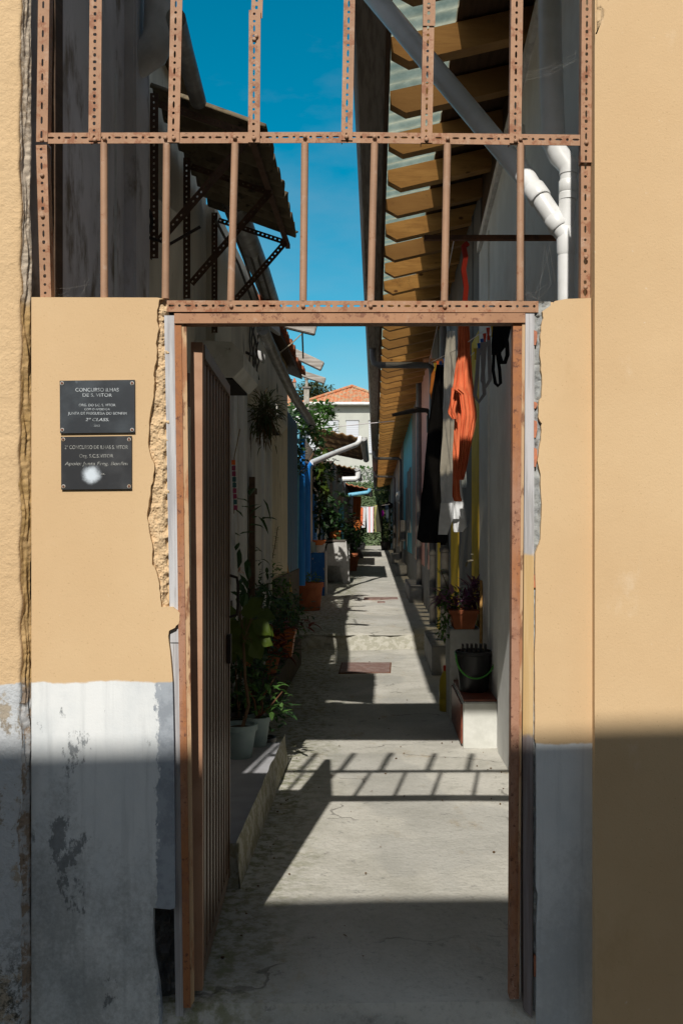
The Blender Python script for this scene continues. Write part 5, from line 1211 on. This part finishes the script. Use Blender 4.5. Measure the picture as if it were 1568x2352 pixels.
potted('bushy dark plant with purple flowers in a black pot', 585, 4.6, 0, .13, .26, m_potblack, 0, 22, 140, .35, .2, .07, .03, m_leaf)
potted('black pot with a pale label and drooping leaves on the floor', 622, 6.2, 0, .12, .26, m_potblack, 0, 23, 50, .25, .16, .10, .03, m_leafdk)
potted('trailing dark red leaved plant in a terracotta bowl on the shelf', 608, 5.5, .30, .14, .17, m_terra, 0, 24, 120, .28, .22, .11, .06, m_redleaf)
wb = potted('orange planter box spilling dark ivy over its front', 651, 6.6, .30, .12, .27, m_orangeplastic, 0, 25, 200, .36, .22, .06, .04, m_leafdk, square=True)
potted('tall leafy shrub with small leaves beside the cream plinth', 600, 7.0, .30, .12, .2, m_potblack, 0, 26, 340, .75, .26, .07, .035, m_leaf)
potted('dark fern like shrub in front of the white door boards', 580, 5.2, .30, .12, .2, m_potblack, 0, 27, 240, .7, .25, .10, .03, m_leafdk)
potted('upright leafy cutting with dark pointed leaves beside the gate handle', 545, 4.3, .1, .1, .2, m_potblack, 0, 28, 60, 1.15, .2, .15, .05, m_leafdk)
potted('small leaved bush under the blue boards', 640, 8.2, .30, .12, .2, m_terra, 0, 29, 260, .42, .25, .06, .03, m_leaf)
potted('pale flowering plant with peach blooms by the gate edge', 546, 4.9, .3, .11, .2, m_terra, 0, 30, 90, .6, .18, .1, .04, m_leafdk)
t = thing('flower', 'single peach bloom just right of the gate edge', 'flower', P(540, 1305, 4.9)); foliage(t, P(541, 1308, 4.6), .05, .05, .045, 40, .05, .04, m_flower, 'petals', seed=8)
potted('dense leafy shrub spreading onto the path beside the black labelled pot', 618, 7.2, 0, .12, .22, m_potblack, 0, 32, 420, .75, .30, .08, .04, m_leaf)
potted('low dark green bush between the grey green pots and the black pot', 588, 4.2, 0, .11, .2, m_potblack, 0, 33, 330, .55, .24, .08, .035, m_leafdk)
potted('tall dark shrub pressed against the grimy white door', 560, 5.8, 0, .12, .22, m_potblack, 0, 34, 420, 1.15, .30, .10, .045, m_leafdk)
potted('bushy green plant hiding the end of the low cement shelf', 640, 8.6, 0, .12, .22, m_terra, 0, 35, 420, .75, .30, .08, .04, m_leafdk)
potted('red stemmed trailing plant spilling over the ledge end', 598, 3.45, 0, .10, .16, m_potblack, 0, 36, 150, .30, .20, .07, .03, m_leafdk)
for lab, pts, sd in (('tall thin spike of small leaves leaning right against the cream wall', [(620, 1310), (630, 1260), (638, 1210)], 1), ('upright spike of small leaves beside the brown stake', [(598, 1330), (596, 1270), (599, 1225)], 2)):
    t = thing('flower_spike', lab, 'plant', P(*pts[0], 7.4)); A_ = [P(a, b, 7.4) for a, b in pts]
    MB().tube(A_, .004, 6).build('stem', m_stem, t); m = MB(); rnd = random.Random(sd)
    for i in range(44):
        s = rnd.random(); j = min(1, int(s * 2)); f = s * 2 - j; p = A_[j].lerp(A_[j + 1], f); m.leaf(p, (rnd.choice((-1, 1)), rnd.uniform(-.6, .6), .4), .035, .02)
    m.build('leaves', m_leaf, t, recalc=False)
# big terracotta pot
c = P(709, 1400, 13.2); c.z = gz(13.2)
t = thing('potted_plant', 'large ribbed terracotta pot with low succulents at the foot of the blue pipes', 'potted plant', c)
pot_mesh(t, c, .235, .46, m_terra, .78); foliage(t, c + Vector((.03, 0, .52)), .2, .2, .08, 70, .10, .03, m_leaf, 'succulents', seed=31)
# hanging air plant
t = thing('hanging_plant', 'spiky dry air plant hanging in a clump on the left wall', 'hanging plant', P(600, 950, 5.4))
m = MB(); rnd = random.Random(3); cc = P(608, 950, 5.3)
for i in range(420):
    v = Vector((rnd.gauss(0, .045), rnd.gauss(0, .045), rnd.gauss(0, .075))); d = v * 6 + Vector((rnd.gauss(0, .3), rnd.gauss(0, .3), rnd.gauss(0, .45)))
    m.leaf(cc + v, d, rnd.uniform(.05, .125), .010, curl=rnd.uniform(.1, .7))
m.build('spikes', m_olive, t, recalc=False)
m = MB()
for i in range(200):
    v = Vector((rnd.gauss(0, .04), rnd.gauss(0, .04), rnd.gauss(-.06, .07))); m.leaf(cc + v, v * 5 + Vector((rnd.gauss(0, .3), rnd.gauss(0, .3), rnd.gauss(-.2, .4))), rnd.uniform(.05, .12), .009, curl=.4)
m.build('dry_spikes', m_dry, t, recalc=False)
MB().tube([cc + Vector((0, 0, .1)), Vector((LX, 5.3, cc.z + .3))], .005, 6).build('hanging_wire', m_rope, t)
# climbing vines
v1 = thing('climbing_plant', 'sunlit climbing rose spilling from the drain pipe in front of the beige house', 'climbing plant', P(712, 960, 12.4))
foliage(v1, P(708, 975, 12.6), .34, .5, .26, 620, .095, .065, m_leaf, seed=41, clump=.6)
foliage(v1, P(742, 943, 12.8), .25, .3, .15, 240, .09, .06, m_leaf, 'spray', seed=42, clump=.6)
foliage(v1, P(680, 1000, 11.5), .2, .6, .5, 330, .09, .06, m_leafdk, 'shade_toned_foliage', seed=43, clump=.6)  # darker leaf colour puts shade into this part of the rose
pts = [P(735, 1000, 13), P(720, 1040, 12.5), P(700, 1075, 12.3), P(668, 1105, 12.0)]
MB().tube(pts, [.012, .014, .014, .01], 6).build('stem', m_stem, v1, smooth=True)
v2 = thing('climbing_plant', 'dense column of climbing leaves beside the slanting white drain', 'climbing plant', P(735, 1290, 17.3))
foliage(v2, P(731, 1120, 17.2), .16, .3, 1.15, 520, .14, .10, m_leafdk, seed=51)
foliage(v2, P(745, 1085, 16.6), .05, .2, .55, 34, .19, .13, m_leafbr, 'sun_toned_leaves', seed=52, up=.1)  # lighter leaf colour stands in for sun on these leaves
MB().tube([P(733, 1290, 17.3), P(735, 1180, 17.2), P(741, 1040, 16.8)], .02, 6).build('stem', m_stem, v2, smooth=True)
v3 = thing('climbing_plant', 'bushy dark plants on top of the concrete trough', 'plant', P(765, 1245, 20.5))
foliage(v3, P(765, 1200, 20.6), .45, .3, .85, 520, .17, .09, m_leafdk, seed=53, clump=.6)
for lab, px, py, Y, r, h, mt in (('red plastic pot on the back of the concrete trough', 768, 1236, 20.6, .16, .18, m_orangeplastic), ('orange pot saucer catching a sun spot above the spotted pot', 733, 1252, 16.45, .13, .10, m_orangeplastic), ('white spotted pot on the end of the blue half wall', 735, 1268.5, 16.47, .105, .17, m_bench), ('square grey planter on the blue half wall', 716, 1268.5, 16.47, .13, .2, m_potgreen)):
    c = P(px, py, Y); t = thing('flower_pot', lab, 'flower pot', c, 'pots on the half wall and trough'); pot_mesh(t, c, r, h, mt, .8)
# right planter
c = P(1072, 1447, 4.98); c.z = .7455; c.x = .715
t = thing('planter', 'terracotta planter overflowing with purple striped wandering plant on the bench back', 'planter', c)
m = MB(); w0, w1 = .078, .105
a = [m.bm.verts.new(c + Vector((x * w0, y * .16, 0))) for x, y in ((-1, -1), (1, -1), (1, 1), (-1, 1))]
b = [m.bm.verts.new(c + Vector((x * w1, y * .2, .125))) for x, y in ((-1, -1), (1, -1), (1, 1), (-1, 1))]
b2 = [m.bm.verts.new(c + Vector((x * (w1 + .01), y * .21, .126))) for x, y in ((-1, -1), (1, -1), (1, 1), (-1, 1))]
b3 = [m.bm.verts.new(c + Vector((x * (w1 + .012), y * .212, .155))) for x, y in ((-1, -1), (1, -1), (1, 1), (-1, 1))]
for A_, B_ in ((a, b), (b, b2), (b2, b3)):
    for k in range(4): m.bm.faces.new((A_[k], A_[(k + 1) % 4], B_[(k + 1) % 4], B_[k]))
m.bm.faces.new(a[::-1]); m.bm.faces.new(b3); m.build('planter_box', m_terra, t)
foliage(t, c + Vector((-.02, -.03, .23)), .19, .16, .10, 130, .11, .035, m_purple, seed=61, up=.5)
foliage(t, c + Vector((.10, -.02, .31)), .09, .1, .10, 50, .12, .04, m_purple, 'tall_shoots', seed=62, up=.7)
foliage(t, c + Vector((-.07, .02, .22)), .16, .14, .12, 150, .06, .025, m_leaf, 'green_foliage', seed=63, up=.4)
foliage(t, c + Vector((-.16, -.05, .03)), .045, .08, .14, 70, .05, .022, m_leaf, 'trailing_foliage', seed=64, up=-.6)
t = thing('flower_spike', 'bare thorny sprig rising left of the purple planter', 'plant', P(1030, 1370, 5.1))
A_ = [P(1042, 1400, 5.1), P(1028, 1350, 5.1), P(1012, 1310, 5.1)]
MB().tube(A_, .004, 6).build('stem', m_stem, t); m = MB(); rnd = random.Random(9)
for i in range(18):
    s = rnd.random(); j = min(1, int(s * 2)); m.leaf(A_[j].lerp(A_[j + 1], s * 2 - j), (rnd.choice((-1, 1)), 0, .5), .035, .014)
for i in range(14): m.leaf(A_[2] + Vector((rnd.gauss(0, .025), 0, rnd.gauss(0, .008))), (rnd.gauss(0, 1), rnd.gauss(0, .4), .3), .03, .02)
m.build('leaves', m_leaf, t, recalc=False)
# mid and far pots
def farpot(label, px, Y, r, h, potm, n, H, rad, L, mt, seed, fl=0):
    t = potted(label, px, Y, gz(Y), r, h, potm, 0, seed, n, H, rad, L, L * .6, mt)
    if fl: foliage(t, Vector((X_(px, Y), Y, gz(Y) + h + H * .8)), .12, .1, .16, fl, .1, .08, m_flower, 'blossoms', seed=seed + 100)
farpot('orange terracotta pot with sunlit rose and peach blooms past the trough', 805, 26.0, .24, .42, m_terra, 130, 1.3, .3, .14, m_leaf, 71, 40)
farpot('dark potted bush behind the sunlit rose', 806, 30, .22, .4, m_terra, 240, 1.3, .3, .16, m_leafdk, 72)
farpot('tall dark green bush further along the left wall', 817, 37, .25, .4, m_potblack, 300, 1.5, .3, .17, m_leafdk, 73)
farpot('dark bush at the far left end before the hedge', 828, 46, .25, .4, m_potblack, 300, 1.5, .4, .2, m_leafdk, 74)
farpot('dark green shrub at the far right end under the awning', 886, 47, .3, .45, m_potblack, 420, 1.9, .55, .2, m_leafdk, 75)
t = thing('stone_slab', 'grey slanted slab leaning at the far left beyond the rose pot', 'slab', P(830, 1270, 31)); m = MB(); m.prism([P(815, 1282, 32), P(818, 1262, 32), P(826, 1262, 32), P(835, 1282, 32)], (0, .2, 0)); m.build('slab_body', m_plinth, t)
# far laundry
def flat(label, name, cat, Y, pts, mt, seed):
    tag(cloth(MB(), pts, Y, .12, 3, .03, 26, seed).build(name, mt, None, smooth=True), label, cat, 'far laundry on the line')
YF = 45.5
flat('small orange shirt on the far line, left of the white trousers', 'shirt', 'shirt', YF, [(1166, 824, 834), (1185, 824, 834), (1207, 828, 833)], m_corange, 1)
flat('white trousers on the far line between orange shirt and striped towel', 'trousers', 'trousers', YF, [(1165, 832, 841), (1190, 832, 840), (1212, 830, 838)], m_cwhite, 2)
flat('pink and white striped towel hanging on the far line', 'towel', 'towel', YF - .2, [(1164, 841, 858), (1195, 842, 858), (1223, 843, 857)], m_cstripe, 3)
flat('olive cloth hanging right of the striped towel', 'towel', 'towel', YF, [(1160, 859, 869), (1200, 860, 868), (1222, 861, 866)], m_colive, 4)
flat('dark olive trousers hanging diagonally right of the striped towel', 'trousers', 'trousers', YF - .3, [(1160, 866, 875), (1190, 862, 876), (1221, 864, 877)], m_cdkolive, 5)
flat('bright magenta bundle at the far right of the line', 'garment', 'garment', YF, [(1172, 876, 880), (1178, 875, 882), (1186, 876, 880)], m_cmag, 6)
flat('faded blue jeans hanging under the dark awning', 'trousers', 'trousers', YF, [(1158, 884, 891), (1180, 885, 892), (1200, 888, 891)], m_cdenim, 7)
flat('dark brown orange curtain hanging in shade under the far left roof', 'curtain', 'curtain', 36.5, [(1140, 811, 830), (1180, 810, 828), (1218, 814, 827)], clothmat('rust_orange_cloth', (.40, .12, .03)), 8)
tag(MB().tube([P(812, 1163, YF), P(850, 1165, YF), P(895, 1158, YF)], .012, 6).build('clothesline', m_line), 'far clothesline carrying the striped towel', 'clothesline', 'clotheslines')
tag(MB().tube([P(735, 984, 12.8), P(850, 972, 11.8), P(905, 967, 11.5)], .006, 6).build('clothesline', m_line), 'taut pink and white cord crossing the alley before the beige house', 'clothesline', 'clotheslines')
aw2 = thing('awning', 'black cloth awning at the far right end of the alley', 'awning', P(888, 1150, 47)); 
MB().prism([P(876, 1163, 46), P(876, 1159, 46), P(893, 1152, 46), P(906, 1160, 46), P(906, 1164, 46)], (0, 4.5, 0)).build('canopy', m_cblack, aw2)
MB().tube([P(877, 1162, 46.1), P(877, 1255, 46.1)], .03, 8).build('awning_pole', m_iron, aw2)
# ================================================================== end of the alley
hd = thing('ivy_hedge', 'ivy covered end wall closing the alley behind the far laundry', 'hedge', (0, 56.4, .7))
MB().span((-5, 56.3, .0), (6, 56.7, 4.3)).build('wall', m_plinth, hd)
m = MB(); rnd = random.Random(77)
for i in range(9000):
    x = rnd.uniform(-2.6, 2.6); z = .72 + 3.75 * rnd.random() ** .9; b = mnoise.noise(Vector((x * 1.3, 3, z * 1.3)))
    m.leaf((x, 56.25 - .32 * max(0, b + .3) - rnd.random() * .12, z), (rnd.gauss(0, .7), -.5, rnd.gauss(-.2, .6)), rnd.uniform(.09, .17), rnd.uniform(.07, .13), up=(0, -1, .4))
o = m.build('ivy', m_ivy, hd, recalc=False)
fn = thing('wire_fence', 'diamond mesh wire fence on top of the ivy wall', 'fence', (0, 57, 4.3))
m = MB()
for i in range(-36, 37):
    for s in (1, -1):
        x0 = i * .14; m.bar((x0, 57, 4.2), (x0 + s * 1.1, 57, 5.3), .02, .02, up=(0, 1, 0))
m.build('wire_mesh', m_zinc, fn)
for x in (-2.2, 0, 2.2): MB().tube([(x, 57.04, 3.6), (x, 57.04, 5.4)], .03, 8).build('fence_post', m_zinc, fn)
bs = thing('shrub', 'dark shrubs growing behind the wire fence under the beige house', 'shrub', (0, 60, .8))
foliage(bs, (-.5, 60.5, 4.6), 4.5, 1.2, 1.1, 2200, .24, .15, m_leaf, seed=81, clump=.6)
MB().tube([(-.5, 60.5, .8), (-.4, 60.5, 4.2)], .06, 8).build('stem', m_stem, bs)
# beige house with the orange hip roof
fb = thing('hip_roof_house', 'beige house with orange hipped tile roof and white roller shutters beyond the alley', 'house', (-.5, 78, .8))
FH = 76.0; f = yf(FH)
zE = Z_(927, FH); xl = X_(690, FH); xr = X_(917, FH); zA = Z_(872, FH); xa = X_(805, FH)
MB().span((xl + .5, FH + .5, .5), (xr - .5, FH + 9, zE)).build('wall', m_farwall, fb)
# roof as corrugated pyramid
m = MB(); D_ = xr - xl; ap = Vector((xa, FH + D_ / 2, zA))
corn = [Vector((xl, FH, zE)), Vector((xr, FH, zE)), Vector((xr, FH + D_, zE)), Vector((xl, FH + D_, zE))]
for k in range(4):
    A_, B_ = corn[k], corn[(k + 1) % 4]; nrm = (B_ - A_).cross(ap - A_).normalized(); nb = 26
    N = 104; rings = []
    for v in range(nb + 1):
        t = v / nb; ring = []
        for u in range(N + 1):
            p = A_.lerp(B_, u / N).lerp(ap, t); s = ((B_ - A_).length * (u / N - .5)) * (1 - t)
            ring.append(m.bm.verts.new(p + nrm * (.045 * math.sin(s / .30 * 2 * math.pi) - .05 * (v % 1) )))
        rings.append(ring)
    for a, b in zip(rings, rings[1:]):
        for u in range(N): m.bm.faces.new((a[u], a[u + 1], b[u + 1], b[u]))
m.build('roof', m_rooftile, fb, smooth=False)
for k in range(4): MB().tube([corn[k] + Vector((0, 0, .06)), ap + Vector((0, 0, .08))], .13, 8).build('roof_ridge', m_rooftile, fb, smooth=True)
MB().tube([Vector((xl - .1, FH - .05, zE)), Vector((xr + .1, FH - .05, zE))], .14, 10).build('gutter', m_pvc, fb, smooth=True)
for a, b in ((745, 776.5), (795, 823), (847, 876), (700, 727)):
    t_ = MB().span((X_(a, FH + .5), FH + .40, Z_(1040, FH)), (X_(b, FH + .5), FH + .505, Z_(966, FH))).build('roller_shutter', m_louver, fb)
    MB().span((X_(a, FH + .5) - .06, FH + .44, Z_(966, FH) + .003), (X_(b, FH + .5) + .06, FH + .51, Z_(966, FH) + .10)).build('window_head', m_greywall, t_)
# white house on the left and chimneys
wl_ = thing('limewashed_house', 'sunlit white house with a sliver of red roof behind the climbing rose', 'house', (-3.4, 44, .8)); YW = 44.0
MB().span((X_(600, YW), YW, 0), (X_(690, YW), YW + 6, Z_(937, YW))).build('wall', m_whitehouse, wl_)
MB().prism([(X_(590, YW), YW - .3, Z_(939, YW)), (X_(668, YW), YW - .3, Z_(933, YW)), (X_(652, YW), YW + 3, Z_(890, YW)), (X_(590, YW), YW + 3, Z_(880, YW))], (0, .3, .15)).build('roof', m_rooftile, wl_)
def chimney(label, px, w_, yb, yt, Y, slab_y=None):
    t = thing('chimney', label, 'chimney', P(px, yb, Y), 'chimneys against the sky')
    c = P(px, yb, Y); top = P(px, yt, Y); r = w_ * K * yf(Y) / 2
    if slab_y:
        sl = P(px, slab_y, Y)
        MB().span(c - Vector((r, r, 0)), Vector((c.x + r, c.y + r, sl.z))).build('stack', m_chim, t)
        MB().span(sl - Vector((r * 1.6, r * 1.6, 0)), sl + Vector((r * 1.6, r * 1.6, .07))).build('cap_slab', m_fascia, t)
        MB().tube([sl + Vector((0, 0, .05)), top], r * .6, 10).build('flue', m_chim, t, smooth=True)
        MB().lathe(top - Vector((0, 0, .04)), [(r * .95, 0), (r * .95, .05), (r * .3, .1)], 12).build('cowl', m_chim, t)
    else:
        MB().tube([c, top], r, 10).build('flue', m_chim, t, smooth=True); MB().lathe(top - Vector((0, 0, .02)), [(r * 1.5, 0), (r * .3, .22)], 10).build('cowl', m_oldtile, t)
    return t
chimney('slim round chimney with small red cowl above the drain pipe', 676, 7, 1000, 877, 46)
chimney('square rendered chimney with flat slab and short flue beside the tile roof', 704, 12, 1000, 870, 48, 892)
tt = thing('tree', 'distant olive green tree between the chimney and the orange roof', 'tree', P(725, 1000, 95))
foliage(tt, P(722, 905, 95), 2.2, 2, 1.6, 2600, .34, .2, m_olive, 'crown', seed=91, clump=.75)
MB().tube([P(722, 1100, 95), P(722, 910, 95)], [.35, .15], 8).build('trunk', m_stem, tt)
tt = thing('tree', 'small distant green crown peeking left of the square chimney', 'tree', P(690, 1000, 96))
foliage(tt, P(688, 918, 96), 2.0, 2, 1.5, 1500, .34, .2, m_olive, 'crown', seed=92, clump=.75)
MB().tube([P(688, 1100, 96), P(688, 915, 96)], [.3, .12], 8).build('trunk', m_stem, tt)
# twine tied on the eaves
t = thing('twine', 'old yellowed twine strung from the drain pipe up over a beam', 'twine', P(660, 800, 6))
MB().tube([P(636, 815, 6.6), P(668, 790, 6.8), P(694, 765, 7)], .006, 6).build('cord', m_rope, t); MB().tube([P(694, 765, 7), P(695, 790, 7.3), P(696, 822, 8)], .009, 6).build('cord', m_rope, t)
# cobwebs
def web(label, anchors, n, seed):
    m = MB(); rnd = random.Random(seed)
    for i in range(n):
        a, b = rnd.sample(anchors, 2); a = P(*a, .05) + Vector((rnd.gauss(0, .008), rnd.uniform(0, .05), rnd.gauss(0, .008))); b = P(*b, .05) + Vector((rnd.gauss(0, .012), rnd.uniform(0, .05), rnd.gauss(0, .012)))
        mid = (a + b) / 2 - Vector((0, 0, rnd.uniform(0, .02))); m.tube([a, mid, b], .0006, 3, cap=False)
    tag(m.build('cobweb', m_web), label, 'cobweb', 'cobwebs in the grille')
web('dusty cobweb stretched from the right edge bar to the nearest angle bar', [(1200, 160), (1230, 115), (1330, 130), (1330, 125), (1205, 180)], 9, 1)
web('matted cobweb in the lower left corner of the grille', [(110, 640), (118, 676), (180, 680), (200, 640), (150, 672), (112, 660)], 14, 2)
web('faint cobweb beside the white drain joint', [(1200, 600), (1260, 560), (1270, 640), (1205, 660), (1240, 680)], 8, 3)

# litter on the floor
m = MB(); rnd = random.Random(17)
for i in range(150):
    Y = rnd.uniform(.3, 9); side = rnd.random()
    x = rnd.uniform(-.58, .82) if side < .4 else (-.57 + abs(rnd.gauss(0, .09)) if side < .7 else .80 - abs(rnd.gauss(0, .10)))
    s_ = rnd.uniform(.003, .011)
    if rnd.random() < .5: m.leaf((x, Y, .008 + .012 * mnoise.noise(Vector((x * 1.2, Y * .8, 3)))), (rnd.gauss(0, 1), rnd.gauss(0, 1), .1), s_ * 2, s_, curl=.4)
    else: m.box((x, Y, .006 + .012 * mnoise.noise(Vector((x * 1.2, Y * .8, 3)))), (s_, s_ * .8, s_ * .6), Matrix.Rotation(rnd.random() * 3, 3, 'Z'))
tag(m.build('litter', m_dry), 'grit and dry leaf scraps scattered over the alley floor', 'litter', kind='stuff')
